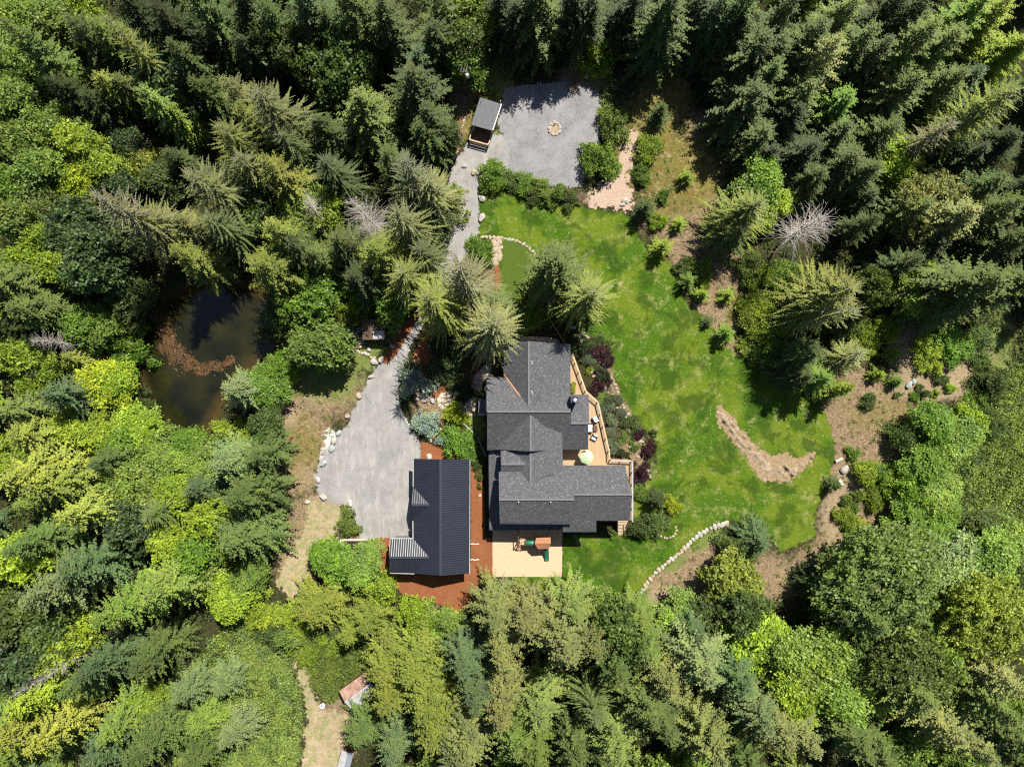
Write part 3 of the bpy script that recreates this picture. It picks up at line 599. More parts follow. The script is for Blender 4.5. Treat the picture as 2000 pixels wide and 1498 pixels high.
# kind, tip x, tip y (photo pixels), height, crown radius (m), colour
T = """alder 20 30 12 3.6 lt;alder 92 22 12 3.6 lt;alder 150 30 12 3.4 yg;alder 45 105 12 3.6 lt;alder 25 190 12 3.8 lt;alder 95 235 11 3.6 lt;alder 30 265 12 3.8 lt;alder 75 320 12 3.6 lt;alder 25 345 11 3.6 br;alder 95 400 11 3.4 ol
alder 20 425 12 3.6 lt;alder 55 470 11 3.4 yg;alder 20 520 10 3.4 lt;alder 135 262 11 3.3 yg;alder 160 300 9 3.0 lt;alder 150 350 9 3.4 ye;alder 195 325 9 3 yg;alder 130 395 8 3 yg;alder 100 140 11 3.2 lt;alder 200 60 11 3.3 br
fir 57 107 25 4.2 ol;fir 160 60 21 4.2 gr;fir 225 65 20 4.2 ol;fir 330 35 23 4.4 dk;fir 275 20 22 4.2 dk;fir 395 -5 27 4.6 gr;fir 460 15 24 4.2 dk;fir 355 112 22 4.0 gr;cedar 200 150 15 3.6 yo;maple 320 145 12 4 bl;spruce 235 80 22 3.6 yo
cedar 300 200 17 3.8 lt;cedar 345 225 12 3.2 yg;cedar 245 160 13 3.4 ol;fir 410 165 17 3.6 gr;spruce 450 150 20 4.4 pl;spruce 440 240 20 4.8 yo;maple 240 278 7 2.4 bl;alder 262 312 6 2.6 yo;spruce 395 335 22 5.2 pl;maple 215 355 8 3 bl
bare 172 392 25 5.4 pl;spruce 265 420 19 4.6 yo;maple 130 445 13 4.6 bl;spruce 340 425 16 4.2 pl;spruce 420 430 18 4.6 ol;alder 300 345 7 3 gr;fir 180 200 16 3.4 dk;fir 130 165 18 3.6 dk;fir 290 110 16 3.6 dk;maple 365 60 12 3.4 bl
fir 595 -8 28 5.0 bl;fir 700 5 27 4.8 ol;fir 540 30 24 4.4 gr;fir 640 40 22 4.2 gr;fir 755 35 23 4.6 gr;maple 560 100 15 4.2 gr;maple 650 125 14 4.6 gr;fir 805 110 17 4.0 bl;fir 850 72 18 4.0 gr;fir 868 15 20 4.2 ol;alder 900 112 9 3.0 br;alder 900 62 12 3.2 gr;alder 925 20 13 3.2 lt
fir 800 147 21 5.0 gr;fir 838 215 17 4.2 gr;spruce 515 185 23 5.6 pl;spruce 470 210 19 4.4 yo;fir 707 222 19 5.0 ol;fir 640 255 19 4.6 gr;bare 783 320 20 5.2 ol;snag 697 393 19 4.2 pl;snag 712 442 16 3.4 pl;bare 788 400 20 5.0 yo;spruce 530 325 20 5.0 yo;spruce 560 265 17 4.2 ol
snag 585 398 13 3.6 pl;alder 575 430 11 4.0 lt;alder 620 410 10 3.2 yg;spruce 520 440 19 4.8 yo;spruce 730 480 19 4.8 yo;spruce 830 350 17 4.4 pl;alder 860 260 7 2.2 gr;alder 860 385 6 2.6 yo;spruce 640 320 16 4.2 gr;spruce 650 465 15 4.2 ol;spruce 605 490 15 4 ol
fir 840 260 15 3.4 gr;spruce 765 300 14 4 ol;alder 850 425 7 3.0 gr;fir 480 90 18 3.8 dk;fir 500 340 14 4 gr;maple 490 400 10 3.6 gr;spruce 470 300 18 4.4 pl;alder 555 350 9 3.4 br
spruce 490 505 20 5.2 yo;maple 600 583 9 4.3 br;maple 625 678 10 4.3 lt;maple 765 588 8 3.4 br;spruce 780 525 18 5.0 yo;bare 892 527 24 5.8 pl;spruce 848 578 26 5.2 yo;spruce 940 636 23 5.8 pl;fir 1100 520 23 5.9 ol;spruce 1148 567 20 5.2 yo;young 920 575 8 2.6 yg;spruce 975 592 12 3.4 ol
alder 545 600 7 3 gr;maple 535 640 6 2.6 gr;alder 665 575 5 2.4 yg;alder 700 590 5 2.2 yg;shrub 660 620 3 2.4 yg;spruce 560 470 16 4.2 gr;fir 690 530 17 4.4 dk;spruce 820 480 15 4.0 ol;alder 1135 590 5 2.4 gr
cedar 15 560 20 5.0 ol;cedar 60 600 18 4.6 ol;alder 105 520 12 3.6 yg;maple 205 470 15 4.6 bl;maple 170 520 14 4.0 bl;spruce 330 490 19 4.6 yo;maple 240 590 8 3.0 gr;alder 178 640 8 3.2 lt;alder 145 640 9 3.2 br;alder 224 655 6 2.4 br;snag 70 665 13 3.0 bn;maple 50 705 10 3.0 lb;cedar 140 705 9 3.0 yo
alder 185 750 9 3.2 ye;alder 215 745 8 3.0 yg;cedar 110 778 16 4.2 bl;shrub 270 785 2.4 1.5 gr;alder 232 692 6 2.4 br;cedar 25 800 16 4.6 ol;cedar 60 850 16 4.4 yo;alder 125 845 9 3.4 yg;alder 185 840 8 3.4 yg;cedar 40 925 22 5.6 yo;cedar 95 950 19 5.0 yo;alder 262 835 7 3.2 yg;alder 235 875 8 3.4 br
alder 372 872 6 3.2 br;alder 325 905 7 3.0 lt;alder 240 950 10 3.8 lt;alder 345 965 9 3.6 yg;fir 458 762 13 4.2 lb;maple 530 735 6 2.8 br;alder 510 770 7 3 br;alder 515 830 7 3.0 gr;fir 440 905 14 4.6 lb;fir 500 890 13 4.2 gr;fir 470 965 17 5.0 gr;spruce 300 1000 13 4 lt;fir 390 955 13 4 bl;alder 60 740 10 3.0 yg;alder 20 700 12 3.4 yg;fir 20 640 14 3.8 dk
maple 300 870 6 2.6 lt;alder 395 910 8 3.2 lt;alder 440 855 5 2.6 yg;fir 200 900 14 3.8 gr
cedar 150 1010 19 4.6 yo;fir 50 1060 20 4.8 gr;fir 160 1110 17 4.6 bl;fir 90 1150 21 5.4 lb;maple 30 1215 14 4.6 gr;maple 95 1225 13 4.4 gr;maple 25 1290 13 4.2 bl;fir 300 1160 20 5.4 lt;fir 230 1200 17 4.8 lt;alder 330 1060 11 3.8 yg;alder 385 1085 11 3.8 br;fir 455 1055 17 5.4 gr;alder 435 1170 8 3.6 yg;alder 470 1135 7 3.2 lt
maple 240 1030 11 3.8 bl;alder 100 1275 13 4 yg;cedar 60 1375 17 4.6 yg;cedar 20 1440 18 4.8 yo;cedar 90 1440 17 4.4 yo;fir 190 1310 17 4.4 bl;fir 285 1285 15 4.2 gr;fir 150 1350 16 4.2 gr;fir 220 1420 15 4.2 lt;fir 300 1440 14 4.4 gr;fir 180 1480 17 4.6 bl;fir 360 1360 11 3.6 lb;fir 430 1340 9 3.2 lb;fir 380 1470 13 4.2 gr;alder 280 1390 7 2.6 yg;fir 450 1440 10 3.8 lb;snag 255 1410 7 2.4 bn
snag 35 1362 20 2.4 pl;alder 360 1120 9 3.6 lt;maple 400 1010 10 3.8 yg;alder 20 1090 15 4 yg;fir 260 1480 14 4 gr;alder 500 1200 4 2.6 yg;alder 530 1240 4 2.2 gr;fir 395 1420 10 3.6 lt
shrub 681 1023 2.6 1.7 lt;maple 643 1090 6.5 3.3 br;alder 705 1110 6 3.0 lt;fir 612 1195 11 4.6 yo;alder 572 1215 4 2.4 yg;alder 566 1250 4 2.2 lt;shrub 590 1268 2.4 2 yg;shrub 620 1272 2.2 1.8 yg;fir 712 1215 11 4.0 yo;alder 735 1160 6 2.4 yg;fir 680 1240 9 3 yo;alder 812 1215 5 2.4 yg;alder 858 1228 5 2.6 lt;fir 745 1305 14 4.4 yo;fir 805 1305 16 5.0 yo;fir 760 1370 17 5.0 yo;fir 830 1370 18 5.2 yo;fir 700 1440 14 4.0 gr;fir 770 1470 16 4.2 bl;fir 850 1440 19 5.0 yo
fir 905 1300 17 4.4 bl;fir 935 1345 18 4.4 bl;fir 958 1212 18 4.6 pl;fir 910 1458 22 5.2 pl;fir 980 1380 20 4.8 pl;fir 985 1270 18 4.6 pl;spruce 880 1490 19 4.6 ol;fir 1000 1450 21 5.0 lt
fir 1095 1262 22 6.0 pl;fir 1120 1192 15 4.4 ol;fir 1040 1222 17 4.2 pl;fir 1150 1250 18 4.6 pl;alder 1180 1205 9 3.2 lt;maple 1205 1240 14 4.2 gr;fir 1195 1300 18 4.6 gr;fir 1250 1215 12 3.8 lt;fir 1245 1385 20 4.8 gr;fir 1275 1270 14 4.4 ol;fir 1310 1330 19 4.8 pl;fir 1385 1310 22 6.2 lb;fir 1440 1330 17 4.6 bl;fir 1215 1460 21 4.8 ol;fir 1385 1460 22 5.2 pl;fir 1130 1480 20 4.6 gr
fir 1055 1400 19 4.6 ol;fir 1040 1480 21 4.6 lt;fir 1300 1430 20 4.6 gr;spruce 1160 1400 16 4.2 ol;maple 1430 1142 8 3.8 yo;maple 1380 1205 8 3.2 gr;maple 1455 1205 10 3.8 gr;alder 1480 1260 11 4.2 yg;fir 1360 1240 13 3.8 bl;alder 1330 1200 7 3.2 lt;fir 1480 1400 19 4.8 lb;fir 1460 1470 20 4.8 gr
fir 1484 1056 8 3.4 bl;maple 1450 1085 5 2.2 gr;maple 1755 1140 16 7.0 ol;fir 1700 1212 17 4.8 gr;fir 1610 1150 9 3.2 dk;alder 1540 1275 12 4.0 lt;alder 1590 1330 13 4.2 lt;alder 1650 1300 13 3.8 lt;alder 1640 1370 13 4.0 lt;alder 1560 1370 13 4.0 yg;fir 1525 1430 20 5.0 pl;fir 1590 1440 19 4.6 pl;fir 1670 1450 18 4.4 gr;fir 1725 1480 19 4.6 gr
maple 1790 1300 17 5.0 ol;maple 1850 1290 13 4.2 lt;fir 1780 1380 20 5.0 ol;fir 1850 1420 20 5.0 pl;fir 1905 1455 21 5.0 pl;maple 1950 1215 17 5.2 yo;fir 1965 1330 20 4.8 pl;fir 1935 1390 21 4.8 ol;alder 1870 1105 9 4.2 lb;alder 1905 1160 10 4.2 lt;alder 1950 1110 10 3.8 lt;alder 1835 1055 6 3.2 br;alder 1775 1045 5 2.6 br;maple 1720 1300 12 3.8 gr;fir 1650 1220 12 3.4 dk;maple 1980 1160 10 3.8 gr;alder 1940 1030 6 3.2 gr;alder 1985 1060 7 3 lt;fir 1980 1450 21 4.8 gr;alder 1700 1370 12 3.8 lt;alder 1900 1240 11 3.6 lt;maple 1830 1350 13 4 ol
spruce 1657 560 20 5.6 yo;bare 1668 585 19 4.6 yo;bare 1680 698 9 4.0 yo;fir 1590 600 13 3.8 br;fir 1585 690 13 3.6 gr;fir 1610 745 11 3.2 br;young 1640 765 8 2.6 yg;fir 1565 735 11 3.0 gr;shrub 1505 605 3.5 2.6 yg;shrub 1500 650 3.5 2.4 yg;shrub 1530 545 3 2.4 yg;alder 1560 560 5 2.8 br;shrub 1700 655 2.6 1.7 yg;shrub 1735 640 2.8 2.0 yg;young 1748 692 3 1.9 yg;young 1716 730 2.8 1.8 yg;young 1750 745 2.6 1.6 br;shrub 1695 680 2.2 1.6 yg
alder 1800 560 8 3.4 yg;alder 1815 540 7 2.6 yg;fir 1925 545 22 6.4 ol;fir 1870 590 16 4.4 ol;maple 1822 690 3.2 2.2 yg;maple 1868 672 4 2.8 br;maple 1916 672 3.6 2.4 gr;fir 1990 555 17 4.4 ol;maple 1960 745 5 2.4 gr;shrub 1915 777 1.6 1.3 br;maple 1790 866 6 2.4 gr;alder 1835 835 7 3.2 br;alder 1880 858 7 3.2 lt;alder 1812 905 6 3.2 br;alder 1885 905 5 2.6 lt;alder 1910 840 6 2.4 yg;alder 1845 962 6 3.0 lt;alder 1798 962 6 2.6 br;maple 1950 830 4 1.8 gr;shrub 1885 900 3 2.4 gr;alder 1850 1000 5 3.0 br;alder 1800 1010 4.5 3.0 br
shrub 1668 886 1.6 1.0 br;maple 1698 926 3.4 1.6 yg;maple 1733 932 3.4 1.8 br;shrub 1757 914 1.8 1.3 br;shrub 1700 962 2.2 1.3 yg;shrub 1712 982 2.2 1.2 yg;young 1630 946 3.4 1.7 gr;shrub 1668 985 1.6 1.2 br;shrub 1651 985 1.2 .7 gr;shrub 1650 1005 2 1.3 yg;shrub 1665 1022 2 1.3 yg;shrub 1684 1035 2 1.4 ye;shrub 1700 1050 1.6 .9 yg;shrub 1730 1018 1.2 .8 gr;shrub 1700 785 1.6 1.1 gr;shrub 1806 765 1.4 .8 gr;shrub 1790 775 1.0 .6 br;shrub 1856 758 1.2 .7 yg;shrub 1830 740 1.2 .8 gr;shrub 1828 768 1.0 .5 yg;shrub 1814 728 .9 .6 gr;shrub 1845 742 .9 .6 gr;shrub 1752 773 .8 .5 gr;shrub 1785 775 .9 .5 br
snag 1636 415 18 5.2 pl;fir 1612 107 24 4.8 pl;fir 1515 35 24 4.6 gr;fir 1570 70 22 4.4 gr;fir 1680 75 21 4.4 gr;fir 1640 15 22 4.2 ol;fir 1783 80 24 4.8 ol;fir 1850 75 20 4.2 ol;fir 1790 20 22 4.4 gr;fir 1740 0 22 4.2 dk;fir 1900 25 20 4.2 br;fir 1960 20 18 4 yg;fir 1990 85 17 3.8 yg;fir 1860 150 19 4.4 ol;fir 1893 160 15 3.6 bl;fir 1765 170 20 4.6 ol;spruce 1965 185 21 5.0 yo;bare 1875 232 15 4.0 pl;fir 1720 245 17 4.4 gr;fir 1650 195 16 3.8 br
fir 1640 260 15 4.0 gr;fir 1660 310 16 4.4 gr;fir 1700 330 14 3.8 gr;alder 1775 300 8 3.6 yg;alder 1745 350 6 2.6 yg;maple 1840 410 14 5.0 pl;fir 1870 420 18 5.4 pl;fir 1800 400 15 4.4 ol;fir 1920 370 17 4.6 gr;fir 1965 400 18 4.6 ol;fir 1985 460 18 4.6 gr;alder 1490 350 9 3.4 br;alder 1510 400 7 3.2 yg;fir 1955 270 17 4.6 dk;fir 1900 300 15 4.2 dk;fir 1700 385 9 3 gr;fir 1580 290 15 4.0 dk;fir 1545 220 16 4.0 dk;fir 1570 170 18 4 ol;fir 1830 480 13 4 dk;fir 1590 340 12 3.8 gr;fir 1720 110 20 4 gr
fir 1062 0 21 5.6 ol;fir 1150 15 18 4.4 gr;fir 1015 20 18 4.2 dk;alder 1165 85 6 2.6 yg;shrub 1160 130 3 2.2 yg;fir 1305 25 24 5.0 gr;fir 1240 5 18 4.2 dk;fir 1365 15 17 4.0 gr;fir 1405 25 20 4.2 bl;fir 1450 15 24 4.6 gr;fir 1480 85 21 4.6 gr;fir 1465 185 18 5.2 gr;fir 1500 140 18 4.4 gr;spruce 1460 400 15 4.8 yo;alder 1480 370 9 3.6 lt;fir 1440 60 18 4.0 dk;fir 975 5 19 4.2 dk;fir 1475 130 16 4.0 dk;fir 1490 260 14 4.0 gr;fir 1210 30 14 3.6 dk;fir 1120 0 21 4.4 dk;fir 1520 100 19 4.2 gr;fir 1440 450 12 3.6 ol;fir 1500 300 12 3.6 dk
maple 1202 232 4.5 2.3 lt;maple 1170 305 4.5 2.5 br;young 1290 222 5 2.3 gr;shrub 1265 290 2.6 1.9 yg;shrub 1252 342 2 1.3 br;young 1340 347 2.6 1.7 yg;young 1263 402 5 2.4 gr;shrub 1285 432 2.2 1.2 yg;shrub 1298 385 1.5 .9 br;young 1326 436 2.6 1.6 yg;young 1295 482 4.5 2.3 yg;young 1343 548 3.4 2.0 br;young 1370 575 3.2 1.7 yg;young 1421 577 2.6 1.7 yg;young 1383 628 2 1.4 gr;young 1421 652 4.2 2.1 br;shrub 1463 680 1.6 1.3 yg;shrub 1470 705 1 .7 ye;shrub 1370 520 2.4 1.6 yg;shrub 1335 520 1.8 1.2 ol;shrub 1380 545 2 1.2 ye
maple 1487 540 4 1.8 yg;alder 1480 628 4 2.2 yg;alder 1512 632 4 2.4 yg;shrub 1455 545 1.5 1 br;alder 1510 680 5 2.2 br;maple 1468 512 4 1.8 ol;shrub 1470 590 3 1.7 yg;shrub 1490 660 3 1.7 yg
maple 960 342 3.5 2.0 br;shrub 998 348 2 1.4 lt;shrub 1030 362 2 1.5 br;shrub 1058 372 2.2 1.6 lt;shrub 1085 380 2.2 1.5 br;shrub 1112 388 2 1.4 ol;shrub 1042 385 1.6 1.1 gr;shrub 1008 368 1.5 1.1 gr;maple 940 485 3.2 1.8 br;shrub 808 750 3.2 2.2 bs;shrub 831 826 2.8 1.8 bs;maple 887 812 3.2 1.5 ye;maple 898 868 3.4 2.3 br;shrub 872 860 2 1.2 bs;shrub 930 880 1.6 1.0 br;shrub 936 905 1.4 .9 gr;shrub 938 930 .9 .6 gr;shrub 937 950 .8 .4 br;shrub 870 720 2 2.2 gr;shrub 868 670 1.6 1.6 dk;shrub 845 735 1.4 1.4 gr;shrub 915 770 1.4 1.4 dk;shrub 895 760 1.4 1.4 dk;shrub 915 680 1.6 1.6 dk;shrub 905 735 1.4 1.3 gr;shrub 855 690 1.5 1.6 dk;shrub 890 700 1.2 1.2 gr
young 1284 976 4.5 2.2 dk;maple 1317 990 3.2 1.3 ye;maple 1262 1032 3.6 1.9 gr;shrub 1292 1018 2 1.4 ol;shrub 1250 965 1.6 1.3 br;shrub 1251 918 2 1.25 pu;shrub 1252 932 1.6 1.1 pu;shrub 1167 685 1.5 1.2 pu;shrub 1184 702 1.6 1.1 pu;shrub 1177 752 1.4 .95 pu;shrub 1161 762 1.4 .95 pu;shrub 1270 872 1.5 .9 pu;shrub 1250 850 1.2 .8 pu;shrub 1265 886 1.2 .7 pu;shrub 1170 668 1.6 1.2 gr;shrub 1177 732 1.4 1.0 dk;shrub 1150 700 1.4 1.0 lv;shrub 1135 680 2 1.2 dk;shrub 1118 665 1.8 1.2 gr
shrub 1173 778 1.0 1.1 lt;shrub 1184 800 1.2 1.1 lv;shrub 1190 825 1.2 1.1 lv;shrub 1192 850 1.2 1.0 lv;shrub 1196 875 1.1 .9 lv;shrub 1212 805 1.1 .9 lv;shrub 1225 830 1.1 1.0 gr;shrub 1218 855 .9 .8 lt;shrub 1235 820 .9 .7 gr;shrub 1210 780 .8 .7 lv;shrub 1216 888 1.1 .8 dk;shrub 1240 872 .9 .7 br;shrub 1188 780 1.0 .9 gr;shrub 1150 722 .8 .6 yg;shrub 1242 840 1 .8 gr;shrub 1268 905 .8 .6 ol;shrub 1150 675 1.2 1.0 gr;shrub 1200 1045 .8 .6 br;shrub 1275 845 .7 .5 gr
"""
TREES = []  # T includes dark shrubs added left of the house to darken the shaded bed
for ln in T.replace('\n', ';').split(';'):
    q = ln.split()
    if len(q) == 6: TREES.append((q[0], float(q[1]), float(q[2]), float(q[3]), float(q[4]), q[5]))
rnd = random.Random(7)
OPEN = [gpoly(p) for p in (DRIVE, PAD, LAWN, POND, MULCH, CHIPS, ROCKP)] + [gpoly(p) for p in PATHS + SOIL] + [gpoly([
    (1150,380),(1200,240),(1270,170),(1330,40),(1370,40),(1330,160),(1400,230),(1380,330),(1430,450),(1460,560),(1440,700),(1560,760),(1700,740),(1850,720),(1960,640),(2010,660),(1960,740),(1870,790),(1750,830),(1760,930),(1770,1060),(1640,1120),(1500,1140),(1400,1100),(1300,1200),(1240,1190),(1300,900),(1100,640)]),
    gpoly([(880,130),(980,140),(1230,130),(1230,200),(980,300),(870,320)]), gpoly([(520,680),(900,560),(1110,640),(1000,1100),(760,1180),(600,1180),(520,1180),(520,700)]), gpoly([(570,1240),(730,1240),(720,1500),(570,1500)]), HOUSEP_PX if 'HOUSEP_PX' in globals() else HOUSEP,
    gpoly([(1870,760),(2100,700),(2100,1050),(1900,1030)]), gpoly([(400,1200),(590,1150),(600,1520),(430,1520)])]
KC = dict(fir=.74, cedar=.74, maple=.7, alder=.72, shrub=.5, young=.6, spruce=.9, snag=1.0, bare=1.0)
HS = dict(fir=.88, cedar=.85, spruce=.92); RS = dict(fir=1.14, cedar=1.16, spruce=1.06, alder=1.06, maple=1.04, shrub=1.08, young=1.05)
TREES = [(t[0], t[1], t[2], t[3] * (.84 if t[0] == 'fir' and t[2] < 320 else 1) * HS.get(t[0], 1), t[4] * (1.1 if t[0] == 'fir' and t[2] < 320 else 1) * RS.get(t[0], 1), t[5]) for t in TREES]
def base_of(t): return G(t[1], t[2], t[3] * KC[t[0]])[:2]
bases = [(base_of(t), t[4]) for t in TREES]
# woods between and just outside: more trees of the kinds that stand around
palz = lambda x, y: (('alder', 'alder', 'fir'), ('lt', 'yg', 'gr'), 10) if x < 230 and y < 520 else ((('fir', 'spruce', 'fir'), ('gr', 'ol', 'pl'), 16) if y < 620 and x < 900 else
      ((('fir', 'fir', 'maple'), ('dk', 'gr', 'ol'), 17) if y < 620 else ((('alder', 'cedar', 'fir'), ('yg', 'lt', 'bl'), 12) if x < 600 else ((('maple', 'alder', 'maple'), ('gr', 'lt', 'br'), 8) if y < 1180 else (('fir', 'fir', 'alder'), ('gr', 'ol', 'lt'), 16)))))
fill = 0
for _ in range(9000):
    if fill >= 84: break
    x, y = rnd.uniform(-78, 78), rnd.uniform(-59, 59)
    px, py = 1000 + x / S, 749 - y / S
    kinds, cols, hh = palz(px, py); i = rnd.randrange(3); h = hh * rnd.uniform(.6, .95)
    R = 3.6 * rnd.uniform(.8, 1.1) * (.8 if hh < 11 else 1)
    if any((x - b[0]) ** 2 + (y - b[1]) ** 2 < (2.0 + .48 * r) ** 2 for b, r in bases): continue
    P1 = np.array([(x, y)])
    if max(float(sdist(P1, p)[0]) for p in OPEN) > -2.2: continue
    k = H / (H - h * KC[kinds[i]]); TREES.append((kinds[i], 1000 + x / S * k, 749 - y / S * k, h, R, cols[i])); bases.append(((x, y), R)); fill += 1

LM = [("the pond", 395, 710), ("the stone fire pit", 1082, 252), ("the timber hut", 950, 225), ("the gravel driveway", 690, 880), ("the black garage", 860, 1010), ("the grey house", 1080, 800),
      ("the play set", 1050, 1065), ("the rock outcrop", 1490, 880), ("the curved block row", 1330, 1100), ("the rusty roofed shed", 690, 1355), ("the white dead tree", 1630, 430), ("the log pile", 690, 665),
      ("the deck umbrella", 1145, 893), ("the dry clearing", 1700, 880), ("the fallen pale trunk", 125, 1315), ("the top left corner", 0, 0), ("the bottom left corner", 0, 1498), ("the top right corner", 2000, 0),
      ("the bottom right corner", 2000, 1498), ("the left edge", 0, 800), ("the right edge", 2000, 800), ("the top edge", 500, 0), ("the bottom edge", 1150, 1498), ("the dirt path", 610, 1400)]
def where(px, py):
    n, lx, ly = min(LM, key=lambda q: (q[1] - px) ** 2 + (q[2] - py) ** 2)
    dx, dy = px - lx, py - ly
    v = 'above' if dy < 0 else 'below'; hz = 'left of' if dx < 0 else 'right of'
    if abs(dx) > 2.2 * abs(dy): return hz + ' ' + n
    if abs(dy) > 2.2 * abs(dx): return v + ' ' + n
    return v + ' and ' + hz + ' ' + n
ORD = ['second', 'third', 'fourth', 'fifth', 'sixth', 'seventh', 'eighth', 'ninth', 'tenth', 'eleventh', 'twelfth']
def labels_for(items):
    """items: (px, py, adjective + noun) -> one label each that singles it out"""
    g = {}
    for i, (px, py, d) in enumerate(items): g.setdefault((d, where(px, py)), []).append(i)
    out = [None] * len(items)
    for (d, wh), ids in g.items():
        if len(ids) == 1: out[ids[0]] = f"{d} {wh}"; continue
        xs = [items[i][0] for i in ids]; ys = [items[i][1] for i in ids]; hor = max(xs) - min(xs) >= max(ys) - min(ys)
        ids.sort(key=lambda i: items[i][0 if hor else 1]); n = len(ids)
        for k, i in enumerate(ids):
            if hor: pos = 'leftmost' if k == 0 else ('rightmost' if k == n - 1 else ORD[k - 1] + ' from left')
            else: pos = 'topmost' if k == 0 else ('lowest' if k == n - 1 else ORD[k - 1] + ' from top')
            out[i] = f"{d} {wh}, {pos}"
    return out
TINT = {'bs': 'spruce shrub'}
def desc(t):
    k, px, py, h, R, c = t
    if k == 'snag': return ('leafless grey dead tree' if c == 'pl' else 'dead brown leafless tree')
    if k == 'bare': return 'half bare spruce with pale branches'
    if c == 'bs' and R > 1.6: return 'round silver blue spruce'
    size = ('tall ' if h > 17 else 'short ' if h < 9 else 'medium ') if k not in ('shrub', 'young') else ('low ' if h < 1.8 else 'bushy ')
    return size + CW[c] + ' ' + KW[k][1]
labs = labels_for([(t[1], t[2], desc(t)) for t in TREES])
GRP = dict(fir='firs of the woods', spruce='spruces of the woods', cedar='cedars of the woods', young='young conifers in the clearings', maple='broadleaf trees', alder='alders of the woods', shrub='garden and clearing shrubs', snag='dead standing trees', bare='half bare spruces')
for i, (t, lab) in enumerate(zip(TREES, labs)):
    k, px, py, h, R, c = t
    L = PR[k] if not (k == 'spruce' and px < 830 and i % 3) else PR['fir']
    if k in ('maple', 'alder') and R < 3.0 and h < 7: L = PR['bush']
    if k == 'maple' and R > 5: L = PR['bigmaple']
    pr = L[i % len(L)]
    x, y, _ = G(px, py, h * KC[k])
    e = empty(KW[k][0], (x, y, tz(x, y)), rnd.uniform(0, 6.28))
    an = rnd.uniform(.86, 1.16); e.scale = (R / pr['R'] * 1.06 * an, R / pr['R'] * 1.06 / an, h / pr['h'])
    e.rotation_euler = (rnd.gauss(0, .035), rnd.gauss(0, .035), rnd.uniform(0, 6.28))
    tag(e, lab, KW[k][2], GRP[k])
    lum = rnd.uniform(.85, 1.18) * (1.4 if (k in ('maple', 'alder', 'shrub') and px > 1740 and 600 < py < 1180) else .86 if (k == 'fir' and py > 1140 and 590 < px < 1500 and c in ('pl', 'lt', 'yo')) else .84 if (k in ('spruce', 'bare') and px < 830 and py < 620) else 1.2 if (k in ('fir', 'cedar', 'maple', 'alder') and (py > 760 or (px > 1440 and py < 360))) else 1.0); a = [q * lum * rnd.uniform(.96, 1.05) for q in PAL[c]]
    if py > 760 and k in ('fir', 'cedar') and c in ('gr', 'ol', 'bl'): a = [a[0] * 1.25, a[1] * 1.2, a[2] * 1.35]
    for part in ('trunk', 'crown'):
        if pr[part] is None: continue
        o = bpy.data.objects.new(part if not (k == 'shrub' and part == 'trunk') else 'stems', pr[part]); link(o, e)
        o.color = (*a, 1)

# ------------------------------------------------------------------ undergrowth nobody could count
def clumps(name, pts, rr, hh, n_leaf, leaf, color, seed):
    rng = np.random.default_rng(seed); m = len(pts); idx = np.repeat(np.arange(m), n_leaf)
    d = unit(rng.normal(0, 1, (len(idx), 3))); d[:, 2] = np.abs(d[:, 2]); rad = rng.random(len(idx)) ** .4
    zb = terrain(pts); O = np.stack([pts[idx, 0] + d[:, 0] * rr[idx] * rad, pts[idx, 1] + d[:, 1] * rr[idx] * rad, zb[idx] + d[:, 2] * hh[idx] * rad], 1)
    D = unit(d * .6 + rng.normal(0, .7, (len(idx), 3))); Nn = np.tile([[0, 0, 1.]], (len(idx), 1)) + rng.normal(0, .5, (len(idx), 3))
    l = leaf * rng.uniform(.5, 1.4, len(idx)); V = kites(O, D, Nn, l, l * .34)
    tone = np.clip(rng.normal(.5, .28, m), 0, 1)
    me = leaf_mesh(name, V, M['leaf'], rng, rng.random(len(idx)) * .5, np.clip(tone[idx] * .75 + rng.random(len(idx)) * .25, 0, 1))
    o = link(bpy.data.objects.new(name, me)); o.color = (*color, 1); o['kind'] = 'stuff'; return o
def scatter(n, x0, x1, y0, y1, seed, ok):
    rng = np.random.default_rng(seed); P = np.stack([rng.uniform(x0, x1, n), rng.uniform(y0, y1, n)], 1); return P[ok(P)]
HARD = [gpoly(p) for p in (DRIVE, PAD, LAWN, POND, MULCH, CHIPS, ROCKP)] + [gpoly(p) for p in PATHS + SOIL] + [HOUSEP]
def free(P, margin=.6, lst=HARD):
    k = np.ones(len(P), bool)
    for p in lst: k &= sdist(P, p) < -margin
    return k
def woods(P):
    W = zone_weights(P); op = np.maximum.reduce([W['dry'], W['moss'], W['pale'], W['white'], W['dark']])
    rng = np.random.default_rng(5); return free(P, .8) & (rng.random(len(P)) > op * 1.5)
P = scatter(5200, -78, 78, -58, 58, 3, woods); rng = np.random.default_rng(9)
clumps('undergrowth', P, rng.uniform(.5, 1.6, len(P)), rng.uniform(.4, 1.6, len(P)), 46, .34, (.055, .085, .022), 4)
def inz(polys, m=0.0):
    pg = [gpoly(p) for p in polys]
    return lambda P: free(P, .5) & (np.maximum.reduce([sdist(P, p) for p in pg]) > m)
B1 = [[(540,1180),(572,1200),(576,1290),(598,1400),(590,1540),(380,1540),(300,1400),(420,1240),(480,1180)], [(0,1380),(120,1300),(200,1400),(100,1540),(0,1540)]]
B2 = [[(1860,790),(1960,740),(2100,640),(2100,1130),(1900,1110),(1840,1000),(1870,900)]]
B3 = [[(600,1250),(720,1240),(720,1330),(650,1370),(615,1340)], [(560,1180),(640,1180),(620,1260),(575,1260)]]
